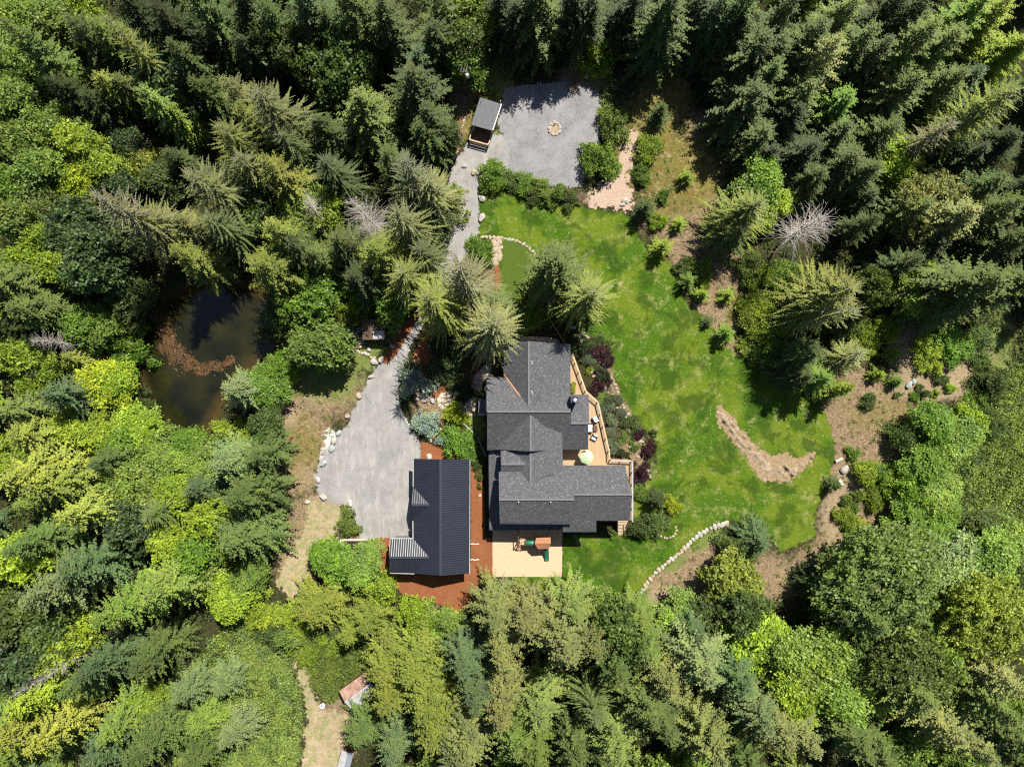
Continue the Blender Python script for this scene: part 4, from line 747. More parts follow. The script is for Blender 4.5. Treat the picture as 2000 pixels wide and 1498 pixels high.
for nm, bs_, n, col, sd, hmx in (('tall_brush', B1, 7500, (.195, .265, .07), 21, 1.2), ('bramble_thicket', B2, 6500, (.20, .26, .065), 22, 1.1), ('wild_herbs', B3, 3000, (.13, .17, .03), 23, .8)):
    gg = np.array([G(x, y)[:2] for q in bs_ for x, y in q]); lo, hi = gg.min(0), gg.max(0); P = scatter(int((hi - lo).prod() * 4.5), lo[0], hi[0], lo[1], hi[1], sd, inz(bs_))[:n]; rng = np.random.default_rng(sd)
    clumps(nm, P, rng.uniform(.35, .95, len(P)), rng.uniform(.3, 1, len(P)) * hmx, 44, .24, col, sd)
# low weeds and tufts of the clearings
def clear(P):
    W = zone_weights(P); op = np.maximum.reduce([W['dry'], W['moss'] * .9, W['weed']]); rng = np.random.default_rng(6)
    return free(P, .3) & (rng.random(len(P)) < op * .75)
P = scatter(9000, -35, 76, -35, 57, 31, clear)[:3200]; rng = np.random.default_rng(32)
clumps('weeds', P, rng.uniform(.12, .42, len(P)), rng.uniform(.08, .4, len(P)), 26, .16, (.15, .19, .05), 33)
# leaf mat floating on the pond
def mat_ok(P):
    g = [G(x, y)[:2] for x, y in ((312,622),(322,650),(322,672),(345,695),(372,712),(400,722),(430,712),(448,702))]; d = np.full(len(P), 1e9)
    for i in range(len(g) - 1):
        a = np.array(g[i]); b = np.array(g[i + 1]); e = b - a; t = np.clip(((P - a) @ e) / (e @ e), 0, 1); d = np.minimum(d, np.linalg.norm(P - a - t[:, None] * e, axis=1))
    rng = np.random.default_rng(1); nz = np.sin(P[:, 0] * 2.1) * np.cos(P[:, 1] * 1.9) * .5
    return (d < (.75 + nz * .9 + rng.exponential(.32, len(P))) * (1.0 - .45 * smooth(P[:, 0], -50, -42)))
P = scatter(14000, -54, -38, 1, 12, 41, mat_ok); rng = np.random.default_rng(42); n = len(P)
O = np.column_stack([P, np.full(n, -.53) + rng.random(n) * .03]); a = rng.random(n) * 6.28; l = rng.uniform(.12, .3, n)
V = kites(O, np.stack([np.cos(a), np.sin(a), rng.normal(0, .15, n)], 1), np.tile([[0, 0, 1.]], (n, 1)) + rng.normal(0, .2, (n, 3)), l, l * .42)
o = link(bpy.data.objects.new('floating_leaves', leaf_mesh('floating_leaves', V, M['leaf'], rng, np.zeros(n)))); o.color = (.13, .066, .028, 1); o['kind'] = 'stuff'

# ------------------------------------------------------------------ materials of the built things
def shingles():
    n = N('roof_shingles'); f = n.noise(7, 2, .9, stretch=(1, 1, 1)); f2 = n.noise(.5, 4, .6)
    v = n.n('ShaderNodeTexVoronoi'); v.inputs['Scale'].default_value = 7.5; n.l(n.world(), v.inputs['Vector'])
    sp = n.n('ShaderNodeSeparateColor'); n.l(v.outputs['Color'], sp.inputs[0])
    c = n.ramp(sp.outputs[0], [(.0, (.040, .041, .046)), (.5, (.066, .067, .073)), (.8, (.090, .091, .098)), (.93, (.115, .115, .124)), (.96, (.18, .18, .19))])
    c = n.mix(.25, c, n.ramp(f, [(.3, (.05, .05, .056)), (.7, (.15, .15, .16))]))
    c = n.mix(n.ramp(f2, [(.4, 0), (.7, .3)]), c, (.085, .085, .090))
    return n.base(c, .9, .25, bump=sp.outputs[0], bs=.35, bd=.03)
def metal_roof(axis):
    n = N('ribbed_metal_' + axis); p = n.world(); sx = n.n('ShaderNodeSeparateXYZ'); n.l(p, sx.inputs[0])
    c = n.math('FRACT', n.math('MULTIPLY', sx.outputs[0 if axis == 'x' else 1], 3.1)); 
    tri = n.math('ABSOLUTE', n.math('SUBTRACT', c, .5))
    rib = n.ramp(tri, [(.0, 1.0), (.14, 1.0), (.26, 0.0)])
    f = n.noise(.6, 5, .6)
    col = n.mix(rib, n.ramp(f, [(.3, (.010, .012, .020)), (.7, (.018, .021, .031))]), (.024, .027, .038))
    return n.base(col, .34, .55, bump=rib, bs=.3, bd=.04)
def boards(name, lo, hi, scale=7.0, axis=0, gap=(.12, .08, .05)):
    n = N(name); sx = n.n('ShaderNodeSeparateXYZ'); n.l(n.world(), sx.inputs[0])
    k = n.math('MULTIPLY', sx.outputs[axis], scale); fr = n.math('FRACT', k)
    fl = n.n('ShaderNodeTexWhiteNoise', noise_dimensions='1D'); n.l(n.math('FLOOR', k), fl.inputs['W'])
    st = (.5, 6, 1) if axis == 1 else (6, .5, 1)
    c = n.mix(n.math('MULTIPLY', fl.outputs[0], .6), n.ramp(n.noise(1.5, 5, .7, stretch=st), [(.3, lo), (.7, hi)]), tuple(x * 1.12 for x in hi))
    c = n.mix(n.ramp(fr, [(.0, .8), (.07, 0)]), c, gap)
    return n.base(c, .75, .2)
M['shingle'] = shingles(); M['ribx'] = metal_roof('x'); M['riby'] = metal_roof('y')
M['deck'] = boards('deck_boards', (.29, .19, .105), (.38, .27, .165))
M['cedarwood'] = simple('cedar_wood', (.42, .22, .11), .75, .25, 5)
M['palewood'] = simple('pale_timber', (.46, .35, .23), .75, .2, 5)
M['darkwood'] = simple('dark_timber', (.10, .065, .045), .8, .3, 6)
M['ridge'] = simple('ridge_caps', (.13, .13, .14), .9, .25, 9)
M['siding'] = boards('wall_siding', (.22, .21, .19), (.28, .27, .25), 5, 0)
M['garagewall'] = simple('garage_siding', (.16, .17, .18), .7, .12, 4)
M['trim'] = simple('white_trim', (.75, .75, .74), .5, .06, 4)
M['glass'] = simple('window_glass', (.03, .04, .05), .08, .1, 2, .6)
M['black'] = simple('black_metal', (.015, .015, .017), .45, .2, 6, .5)
M['navy'] = simple('dark_flashing', (.03, .035, .05), .4, .2, 6, .5)
M['steel'] = simple('galvanised_steel', (.55, .57, .6), .3, .1, 6, .5, .7)
M['cushion'] = simple('white_cushion', (.62, .61, .58), .9, .05, 6, .1)
M['fabric'] = simple('pale_green_fabric', (.42, .56, .34), .85, .05, 5, .1)
M['greenpl'] = simple('green_plastic', (.015, .16, .09), .35, .1, 3, .5)
M['brownroof'] = boards('brown_boards', (.24, .105, .055), (.33, .16, .09), 6, 1)
M['rust'] = simple('rusty_sheet', (.27, .17, .13), .8, .5, 1.5)
M['greysheet'] = simple('weathered_sheet', (.33, .33, .33), .6, .2, 1.8)
M['membrane'] = simple('grey_membrane', (.115, .12, .13), .8, .12, 3)
M['concrete'] = simple('pale_concrete', (.48, .42, .36), .9, .2, 4)
M['turq'] = simple('turquoise_sheet', (.22, .48, .42), .5, .25, 3)
M['soilbed'] = simple('dark_soil', (.035, .025, .018), .95, .4, 5)
def rockmat(name, lo, hi, moss=.0):
    n = N(name); f = n.noise(2.5, 7, .75); f2 = n.noise(9, 5, .8)
    c = n.ramp(f, [(.3, lo), (.65, hi)]); c = n.mix(n.ramp(f2, [(.3, .45), (.5, 0)]), c, tuple(x * .5 for x in lo))
    if moss: c = n.mix(n.ramp(n.noise(.9, 6, .75), [(.5, 0), (.62, moss)]), c, (.17, .14, .05))
    return n.base(c, .92, .15, bump=n.math('ADD', f, n.math('MULTIPLY', f2, .5)), bs=.8, bd=.12)
M['rock_w'] = rockmat('white_rock', (.27, .25, .22), (.46, .43, .39)); M['rock_t'] = rockmat('tan_rock', (.25, .19, .14), (.46, .37, .28))
M['rock_g'] = rockmat('grey_rock', (.22, .25, .25), (.42, .45, .44)); M['outcrop'] = rockmat('outcrop_rock', (.12, .082, .055), (.42, .33, .25), .7)

def r1(u, v, z): return G(720 + u / 3.328, 620 + v / 3.328, z)
def r2(u, v, z): return G(680 + u / 3.328, 840 + v / 3.328, z)
def r3(u, v, z): return G(820 + u / 3.995, 80 + v / 3.995, z)
def plane(f, a, b, c):
    A, B, C_ = (np.array(f(*q)) for q in (a, b, c)); nn = np.cross(B - A, C_ - A); return A, nn
def on(f, pl, pts):
    A, nn = pl; out = []
    for u, v in pts:
        z = float(A[2])
        for _ in range(12):
            x, y, _z = f(u, v, z); z = float(A[2] - (nn[0] * (x - A[0]) + nn[1] * (y - A[1])) / nn[2])
        out.append((*f(u, v, z)[:2], z))
    return out
def roof(f, name, abc, pts, mat, parent, thick=.16):
    return MB().prism(on(f, plane(f, *abc), pts), thick).build(name, mat, parent)
def gable(f, u0, u1, v0, v1, axis, ze0, ze1, zr, mat, parent, name='wall', inset=.45, drop=.22, mid=None, z0=0.0):
    """solid walls under a gable roof; axis 'u' has its ridge along u; ze0/ze1 eave heights at v0/v1 (or u0/u1)"""
    xa, ya, _ = f(u0, v0, ze0); xb, yb, _ = f(u1, v1, ze1); x0, x1 = min(xa, xb) + inset, max(xa, xb) - inset; y1, y0 = max(ya, yb) - inset, min(ya, yb) + inset
    b = MB()
    if axis == 'u':
        m = f(u0, mid, zr)[1] if mid else (y0 + y1) / 2
        prof = [(y0, z0), (y1, z0), (y1, ze0 - drop), (m, zr - drop), (y0, ze1 - drop)]
        A = [(x0, p, q) for p, q in prof]; B = [(x1, p, q) for p, q in prof]
    else:
        m = f(mid, v0, zr)[0] if mid else (x0 + x1) / 2
        prof = [(x0, z0), (x1, z0), (x1, ze1 - drop), (m, zr - drop), (x0, ze0 - drop)]
        A = [(p, y0, q) for p, q in prof]; B = [(p, y1, q) for p, q in prof]
    b.poly(A); b.poly(B[::-1])
    for i in range(5): j = (i + 1) % 5; b.poly([A[i], B[i], B[j], A[j]])
    return b.build(name, mat, parent)
def cap(f, a, b, mat, parent, wd=.26, dz=.03):
    return MB().bar(tuple(np.array(f(*a)) + [0, 0, dz]), tuple(np.array(f(*b)) + [0, 0, dz]), wd, .06).build('ridge_cap', mat, parent)

# ------------------------------------------------------------------ the house
hx, hy, _ = r1(1080, 800, 0)
house = empty('house', (0, 0, 0)); tag(house, 'large grey shingle roofed house with many gables beside the tan deck', 'house')
sh = M['shingle']
AR = ((770, 612, 8.5), (1313, 612, 8.5))
rA = roof(r1, 'roof', (*AR, (770, 380, 5.0)), [(768, 612), (1313, 612), (1313, 506), (1296, 500), (1296, 400), (768, 385)], sh, house)
rAs = roof(r1, 'roof', (*AR, (770, 860, 4.85)), [(770, 612), (1313, 612), (1314, 687), (1427, 687), (1427, 858), (1262, 860), (770, 862)], sh, house)
pl = plane(r1, *AR, (770, 860, 4.85)); zH = on(r1, pl, [(1313, 687)])[0][2]
roof(r1, 'roof', ((1313, 687, zH), (1425, 687, zH), (1313, 500, zH - 1.9)), [(1315, 500), (1425, 503), (1428, 687), (1315, 687)], sh, house)
BR = ((1040, 155, 8.0), (1040, 578, 8.0))
roof(r1, 'roof', (*BR, (880, 370, 4.9)), [(879, 165), (1040, 155), (1040, 590), (878, 405)], sh, house)
roof(r1, 'roof', (*BR, (1310, 505, 6.9)), [(1040, 155), (1311, 175), (1312, 512), (1040, 590)], sh, house)
CR = ((1052, 632, 8.2), (1052, 865, 8.2))
roof(r1, 'roof', (*CR, (825, 855, 4.95)), [(1052, 622), (1052, 870), (822, 858)], sh, house)
roof(r1, 'roof', (*CR, (1150, 862, 7.05)), [(1052, 622), (1160, 705), (1150, 864), (1052, 870)], sh, house)
roof(r1, 'roof', ((1150, 710, 7.05), (1150, 1000, 7.05), (1258, 750, 6.46)), [(1150, 695), (1259, 745), (1262, 1010), (1150, 1030)], sh, house)
C2 = ((1052, 865, 7.4), (1052, 1085, 7.4))
roof(r1, 'roof', (*C2, (985, 1000, 6.46)), [(1052, 860), (1052, 1087), (955, 985), (930, 865)], sh, house)
roof(r1, 'roof', (*C2, (1150, 900, 7.05)), [(1052, 860), (1150, 860), (1150, 1030), (1052, 1087)], sh, house)
DR = ((845, 1183, 8.6), (1335, 1183, 8.6))
roof(r1, 'roof', (*DR, (845, 1003, 6.46)), [(846, 1003), (985, 1003), (1052, 985), (1264, 962), (1668, 962), (1710, 1150), (1335, 1150), (1335, 1183), (848, 1183)], sh, house)
roof(r1, 'roof', (*DR, (845, 1335, 6.5)), [(848, 1183), (1337, 1183), (1320, 1338), (852, 1334)], sh, house)
roof(r1, 'roof', ((1335, 1150, 8.2), (1710, 1150, 8.2), (1480, 1320, 6.1)), [(1262, 1200), (1335, 1150), (1711, 1150), (1698, 1322), (1480, 1320), (1480, 1388), (1262, 1388)], sh, house)
roof(r1, 'roof', ((783, 868, 3.5), (787, 1375, 3.5), (880, 1100, 4.3)), [(782, 866), (880, 866), (880, 1285), (786, 1376)], sh, house)
roof(r1, 'roof', ((787, 1375, 3.5), (1262, 1370, 3.5), (1000, 1290, 4.3)), [(786, 1376), (880, 1285), (1262, 1285), (1262, 1374)], sh, house)
roof(r1, 'dormer_roof', ((860, 953, 6.95), (1020, 953, 6.95), (860, 865, 5.8)), [(858, 868), (930, 862), (1026, 953), (860, 953)], sh, house)
roof(r1, 'dormer_roof', ((860, 953, 6.95), (1020, 953, 6.95), (860, 1000, 6.3)), [(860, 953), (1026, 953), (975, 1003), (860, 1000)], sh, house)
roof(r1, 'entry_roof', ((712, 530, 3.2), (712, 628, 3.2), (770, 580, 3.7)), [(712, 530), (772, 530), (772, 628), (712, 628)], sh, house)
for a, b in (((770, 612, 8.5), (1313, 612, 8.5)), ((1313, 687, zH), (1427, 687, zH)), ((1040, 157, 8.0), (1040, 575, 8.0)), ((1052, 640, 8.2), (1052, 868, 8.2)), ((1052, 872, 7.4), (1052, 1080, 7.4)), ((848, 1183, 8.6), (1335, 1183, 8.6)), ((1335, 1150, 8.2), (1710, 1150, 8.2)), ((862, 953, 6.95), (1018, 953, 6.95))):
    cap(r1, a, b, M['ridge'], house)
# copper valley and gutters
MB().bar(tuple(np.array(r1(880, 372, 4.95)) + [0, 0, .04]), tuple(np.array(r1(985, 512, 6.95)) + [0, 0, .06]), .16, .04).build('valley_flashing', M['cedarwood'], house)
for a, b in (((782, 866, 3.42), (786, 1380, 3.42)), ((786, 1380, 3.42), (1240, 1376, 3.42)), ((852, 1338, 6.4), (1320, 1341, 6.4)), ((1262, 1391, 5.25), (1480, 1391, 5.25)), ((766, 390, 4.95), (766, 612, 8.4)), ((1428, 505, 5.3), (1431, 687, zH - .1)), ((715, 630, 3.3), (768, 630, 3.3))):
    MB().bar(r1(*a), r1(*b), .12, .12).build('gutter', M['navy'] if a[0] != 715 else M['trim'], house)
sd2 = M['siding']
gable(r1, 770, 1313, 385, 860, 'u', 5.0, 4.85, 8.5, sd2, house, mid=612)
gable(r1, 880, 1310, 170, 500, 'v', 4.9, 6.9, 8.0, sd2, house, mid=1040)
gable(r1, 846, 1335, 1003, 1336, 'u', 6.46, 6.5, 8.6, sd2, house, mid=1183)
gable(r1, 1262, 1660, 962, 1320, 'u', 6.0, 6.1, 8.2, sd2, house, mid=1150)
gable(r1, 860, 1258, 800, 1100, 'v', 5.2, 6.4, 7.3, sd2, house, mid=1052)
def rbox(f, u0, v0, u1, v1, z0, z1, name, mat, parent, inset=0.0):
    x0, y1, _ = f(u0, v0, z1); x1, y0, _ = f(u1, v1, z1)
    return MB().box(x0 + inset, y0 + inset, z0, x1 - inset, y1 - inset, z1).build(name, mat, parent)
rbox(r1, 1290, 505, 1425, 855, 0, 4.6, 'wall', sd2, house, .4)
rbox(r1, 792, 868, 1250, 1368, 0, 3.35, 'wall', sd2, house, .3)
rbox(r1, 1270, 1320, 1472, 1384, 0, 5.1, 'wall', sd2, house, .3)
# gable end of the upper cross wing, dark window band
# chimney
ch = rbox(r1, 1315, 514, 1362, 560, 5.0, 9.2, 'chimney', M['navy'], house)
fx, fy, _ = r1(1341, 540, 9.5)
MB().tube([(fx, fy, 9.2), (fx, fy, 9.62)], .17, 14).build('flue', M['steel'], ch); MB().tube([(fx, fy, 9.66), (fx, fy, 9.72), (fx, fy, 9.78)], [.27, .25, .05], 14).build('flue_cap', M['steel'], ch)
for u, v, z in ((1050, 295, 7.98), (1050, 490, 7.98)):
    p = r1(u, v, z); pts = [(p[0] + .28 * math.cos(t), p[1] + .22 * math.sin(t), p[2] + .12) for t in np.linspace(1.4, -.9, 6)]
    MB().tube(pts, .035, 6).build('roof_hook', M['trim'], house)
for u, v, z in ((975, 1197, 8.45), (1183, 1198, 8.45)):
    p = r1(u, v, z); MB().tube([(p[0], p[1], p[2] - .1), (p[0], p[1], p[2] + .35)], .06, 8).build('vent_pipe', M['trim'], house)
# windows on the side walls
def win(parent, c, wd, ht, ax):
    x, y, z = c; b = MB(); g = MB(); t = .06
    if ax == 'x': b.box(x - t, y - wd / 2, z - ht / 2, x + t, y + wd / 2, z + ht / 2); g.box(x - t - .01, y - wd / 2 + .1, z - ht / 2 + .1, x + t + .01, y + wd / 2 - .1, z + ht / 2 - .1)
    else: b.box(x - wd / 2, y - t, z - ht / 2, x + wd / 2, y + t, z + ht / 2); g.box(x - wd / 2 + .1, y - t - .01, z - ht / 2 + .1, x + wd / 2 - .1, y + t + .01, z + ht / 2 - .1)
    f = b.build('window', M['trim'], parent); g.build('pane', M['glass'], f)
wx = r1(792, 600, 3.35)[0] + .3
for v in (930, 1040, 1150, 1260): win(house, (wx, r1(792, v, 2)[1], 1.7), 1.3, 1.1, 'x')
wx = r1(770, 600, 5)[0] + .45
for v in (440, 700, 800): win(house, (wx, r1(770, v, 3)[1], 2.0), 1.3, 1.3, 'x')
wy = r1(792, 1368, 3.35)[1] + .3
for u in (860, 980, 1100, 1200): win(house, (r1(u, 1368, 2)[0], wy, 1.7), 1.4, 1.2, 'y')
wy = r1(846, 1336, 6.5)[1] + .45
for u in (950, 1090, 1230): win(house, (r1(u, 1336, 5)[0], wy, 5.4), 1.5, 1.2, 'y')

# ------------------------------------------------------------------ deck
deck = empty('deck'); tag(deck, 'raised tan timber deck with brown railing along the east side of the grey house', 'deck')
DK = [(1262, 235), (1326, 238), (1412, 478), (1490, 548), (1562, 868), (1566, 922), (1712, 926), (1712, 1318), (1262, 1318)]
MB().prism([r1(u, v, 2.0) for u, v in DK], .22).build('deck_floor', M['deck'], deck)
sk = MB()
for (a, b) in zip(DK[1:7], DK[2:8]): sk.bar(tuple(np.array(r1(*a, 1.0)) + [0, 0, -.15]), tuple(np.array(r1(*b, 1.0)) + [0, 0, -.15]), .08, 1.4)
sk.build('deck_skirt', M['cedarwood'], deck)
def railing(path, z, hgt, gap, wood, parent, top='top_rail'):
    for a, b in zip(path, path[1:]):
        A = Vector(r1(*a, z)); B = Vector(r1(*b, z)); d = B - A; n = max(1, round(d.length / gap))
        MB().bar(A + Vector((0, 0, hgt)), B + Vector((0, 0, hgt)), .17, .05).build(top, M['palewood'] if wood else M['greysheet'], parent)
        MB().bar(A + Vector((0, 0, hgt * .5)), B + Vector((0, 0, hgt * .5)), .03, .6).build('cable_panel', M['darkwood'], parent) if False else None
        for q in (.25, .5, .75): MB().bar(A + Vector((0, 0, hgt * q)), B + Vector((0, 0, hgt * q)), .025, .025).build('cable', M['black'], parent)
        for i in range(n):
            p = A + d * (i / n); MB().obox((p.x, p.y), .12, .12, z - .05, z + hgt - .03).build('post', M['darkwood'], parent)
railing([(1320, 236), (1408, 478), (1486, 550), (1558, 866), (1560, 918)], 2.0, 1.0, 1.6, True, deck)
railing([(1566, 924), (1708, 928), (1708, 1320)], 2.0, 1.0, 1.6, False, deck)
# stair down to the lower lawn
n = 10
for i in range(n):
    v0 = 1318 + i * 9.4; z = 2.0 - (i + 1) * .185
    x0, y1, _ = r1(1622, v0, z); x1, y0, _ = r1(1688, v0 + 10.5, z)
    MB().box(x0, y0, z - .06, x1, y1 - .03, z).build('stair_tread', M['palewood'], deck)
for u in (1618, 1692):
    MB().bar(tuple(np.array(r1(u, 1318, 2.0)) + [0, 0, -.2]), tuple(np.array(r1(u, 1414, .2)) + [0, 0, -.05]), .07, .3).build('stringer', M['cedarwood'], deck)
    MB().bar(tuple(np.array(r1(u, 1318, 3.0))), tuple(np.array(r1(u, 1414, 1.15))), .09, .05).build('handrail', M['darkwood'], deck)
for u, v in DK[2:8]:
    p = r1(u - 6, v - (6 if v > 900 else 0), 1.7); MB().obox((p[0], p[1]), .16, .16, 0, 1.78).build('support_post', M['darkwood'], deck)

def cushbox(x0, y0, z0, x1, y1, z1, r=.05):
    """rounded cushion"""
    import bmesh
    b = bmesh.new(); bmesh.ops.create_cube(b, size=1); bmesh.ops.scale(b, vec=(x1 - x0, y1 - y0, z1 - z0), verts=b.verts)
    bmesh.ops.translate(b, vec=((x0 + x1) / 2, (y0 + y1) / 2, (z0 + z1) / 2), verts=b.verts); bmesh.ops.bevel(b, geom=b.edges[:], offset=r, segments=2, profile=.6, affect='EDGES')
    m = MB(); m.v = [tuple(v.co) for v in b.verts]; m.f = [tuple(v.index for v in f.verts) for f in b.faces]; b.free(); return m
def seat(name, label, cat, u, v, rz, wd, group=None):
    p = r1(u, v, 2.3); e = empty(name, (p[0], p[1], 2.0), rz); tag(e, label, cat, group)
    cushbox(-wd / 2, -.36, .28, wd / 2, .30, .46).build('seat_cushion', M['cushion'], e, True)
    cushbox(-wd / 2, .24, .40, wd / 2, .42, .86).build('back_cushion', M['cushion'], e, True)
    for s in (-1, 1):
        cushbox(s * wd / 2 - .05 + s * .06, -.36, .05, s * wd / 2 + .05 + s * .06, .42, .60, .02).build('armrest', M['black'], e)
    MB().box(-wd / 2, -.34, .18, wd / 2, .40, .27).build('frame', M['black'], e)
    for sx in (-1, 1):
        for sy in (-.3, .36): MB().box(sx * wd / 2 - .03, sy - .03, 0, sx * wd / 2 + .03, sy + .03, .18).build('leg', M['black'], e)
    return e
seat('armchair', 'white cushioned deck armchair above the dark coffee table', 'armchair', 1475, 660, math.radians(205), .66)
seat('armchair', 'white cushioned deck armchair below the dark coffee table', 'armchair', 1466, 780, math.radians(-28), .66)
seat('loveseat', 'white cushioned loveseat on the deck against the house wall', 'sofa', 1437, 718, math.radians(90), 1.1)
p = r1(1474, 720, 2.3); t = empty('coffee_table', (p[0], p[1], 2.0), .12); tag(t, 'low dark coffee table on the deck between white seats', 'table')
MB().box(-.27, -.42, .36, .27, .42, .41).build('table_top', M['darkwood'], t)
for sx in (-1, 1):
    for sy in (-1, 1): MB().box(sx * .22 - .03, sy * .36 - .03, 0, sx * .22 + .03, sy * .36 + .03, .36).build('leg', M['black'], t)
p = r1(1417, 908, 4.1); um = empty('patio_umbrella', (p[0], p[1], 2.0)); tag(um, 'open pale green and white umbrella on the deck', 'umbrella')
b = MB(); R = 1.0
for i in range(8):
    a0, a1 = i * math.pi / 4, (i + 1) * math.pi / 4
    q = lambda a, r, z: (r * math.cos(a), r * math.sin(a), z)
    b.poly([q(a0, R * .12, 2.42), q(a1, R * .12, 2.42), q(a1, R * .6, 2.24), q(a0, R * .6, 2.24)]); b.poly([q(a0, R * .6, 2.24), q(a1, R * .6, 2.24), q(a1, R, 2.0), q(a0, R, 2.0)]); b.poly([q(a0, R, 2.0), q(a1, R, 2.0), q(a1, R, 1.88), q(a0, R, 1.88)])
    b.poly([q(a0, R * .12, 2.42), q(a1, R * .12, 2.42), (0, 0, 2.47)])
b.build('canopy', M['fabric'], um, fix=False)
MB().tube([(0, 0, .05), (0, 0, 2.55)], .03, 8).build('pole', M['trim'], um); MB().tube([(0, 0, 0), (0, 0, .09)], .28, 14).build('base', M['black'], um)
for i in range(8):
    a = i * math.pi / 4; MB().tube([(0, 0, 2.3), (.95 * math.cos(a), .95 * math.sin(a), 1.97)], .012, 4).build('rib', M['black'], um)
p = r1(1330, 455, 2.5); pb = empty('planter_box', (p[0], p[1], 2.0)); tag(pb, 'narrow planter with yellow green foliage beside the house wall on the deck', 'planter')
MB().box(-.25, -.75, 0, .25, .75, .45).build('box', M['darkwood'], pb)
rng = np.random.default_rng(3); nn_ = 900; O = np.column_stack([rng.uniform(-.25, .25, nn_), rng.uniform(-.7, .7, nn_), rng.uniform(.45, .9, nn_)]); l = rng.uniform(.08, .2, nn_)
o = link(bpy.data.objects.new('foliage', leaf_mesh('foliage', kites(O, rng.normal(0, 1, (nn_, 3)), np.tile([[0, 0, 1.]], (nn_, 1)) + rng.normal(0, .4, (nn_, 3)), l, l * .35), M['leaf'], rng, rng.random(nn_))), pb); o.color = (.25, .28, .03, 1)

# paving by the house, walkway
def c_pave(n):
    f = n.noise(3, 5, .7); v = n.n('ShaderNodeTexVoronoi', feature='DISTANCE_TO_EDGE'); v.inputs['Scale'].default_value = 1.1; n.l(n.world(), v.inputs['Vector'])
    return n.mix(n.ramp(v.outputs['Distance'], [(.0, 1), (.08, 0)]), n.ramp(f, [(.3, (.34, .27, .21)), (.7, (.56, .47, .39))]), (.12, .09, .07))
pv = sheet_mat('stone_paving', c_pave, amp=.15, bump=bn(5))
def px1(l): return [(720 + u / 3.328, 620 + v / 3.328) for u, v in l]
sheet('patio', px1([(870, 175), (860, 150), (930, 132), (1050, 124), (1180, 130), (1260, 150), (1262, 200), (870, 250)]), .06, pv, step=.3)
sheet('walkway', px1([(800, 270), (740, 320), (690, 380), (672, 440), (600, 470), (470, 490), (440, 540), (470, 600), (560, 560), (640, 640), (700, 640), (700, 560), (730, 480), (745, 420), (800, 340)]), .062, pv, step=.3)

# ------------------------------------------------------------------ garage with ribbed metal roof
gar = empty('garage'); tag(gar, 'long garage with dark ribbed metal roof on red mulch', 'garage')
GR = ((600, 187, 5.4), (600, 945, 5.4))
roof(r2, 'roof', (*GR, (425, 600, 3.5)), [(426, 186), (600, 190), (600, 945), (425, 930)], M['riby'], gar, .1)
roof(r2, 'roof', (*GR, (790, 600, 3.5)), [(600, 190), (790, 190), (787, 932), (600, 945)], M['riby'], gar, .1)
roof(r2, 'roof', ((268, 828, 4.62), (527, 828, 4.62), (270, 705, 3.5)), [(272, 706), (424, 706), (530, 828), (266, 828)], M['ribx'], gar, .1)
roof(r2, 'roof', ((268, 828, 4.62), (527, 828, 4.62), (270, 930, 3.6)), [(266, 828), (530, 828), (430, 930), (268, 925)], M['ribx'], gar, .1)
roof(r2, 'roof', ((415, 485, 4.65), (530, 485, 4.65), (425, 370, 3.48)), [(423, 368), (534, 486), (413, 486)], M['ribx'], gar, .1)
roof(r2, 'roof', ((415, 485, 4.65), (530, 485, 4.65), (420, 578, 3.48)), [(413, 486), (534, 486), (418, 582)], M['ribx'], gar, .1)
for a, b in (((600, 190, 5.42), (600, 943, 5.42)), ((268, 828, 4.64), (525, 828, 4.64)), ((415, 486, 4.67), (528, 486, 4.67))): cap(r2, a, b, M['navy'], gar, .3)
for a, b in (((791, 190, 3.42), (789, 932, 3.42)), ((424, 186, 3.42), (423, 366, 3.42)), ((421, 590, 3.42), (422, 704, 3.42)), ((272, 927, 3.5), (430, 932, 3.5)), ((275, 703, 3.42), (420, 703, 3.42))):
    MB().bar(r2(*a), r2(*b), .13, .13).build('gutter', M['greysheet'], gar)
gable(r2, 425, 790, 190, 935, 'v', 3.5, 3.5, 5.4, M['garagewall'], gar, mid=600, inset=.35, drop=.14)
gable(r2, 270, 470, 705, 930, 'u', 3.5, 3.6, 4.6, M['garagewall'], gar, mid=828, inset=.35, drop=.14)
wx = r2(425, 300, 3.5)[0] + .35
for v in (270, 640): 
    y = r2(425, v, 1.5)[1]; b = MB().box(wx - .05, y - 1.5, 0, wx + .05, y + 1.5, 2.4); b.build('garage_door', M['trim'], gar)
win(gar, (r2(330, 930, 2)[0], r2(330, 930, 3.6)[1] + .35, 1.6), 1.2, 1.0, 'y')
for v, wd in ((740, 'upper'), (842, 'lower')):
    a = Vector(r2(795, v, .06)); pts = [a + Vector((i * .32, .06 * math.sin(i * 2.2), 0)) for i in range(5)]
    tag(MB().tube(pts, .055, 6).build('drain_pipe', M['trim']), f'short pale drain pipe lying on red mulch beside the garage, {wd} one', 'pipe')

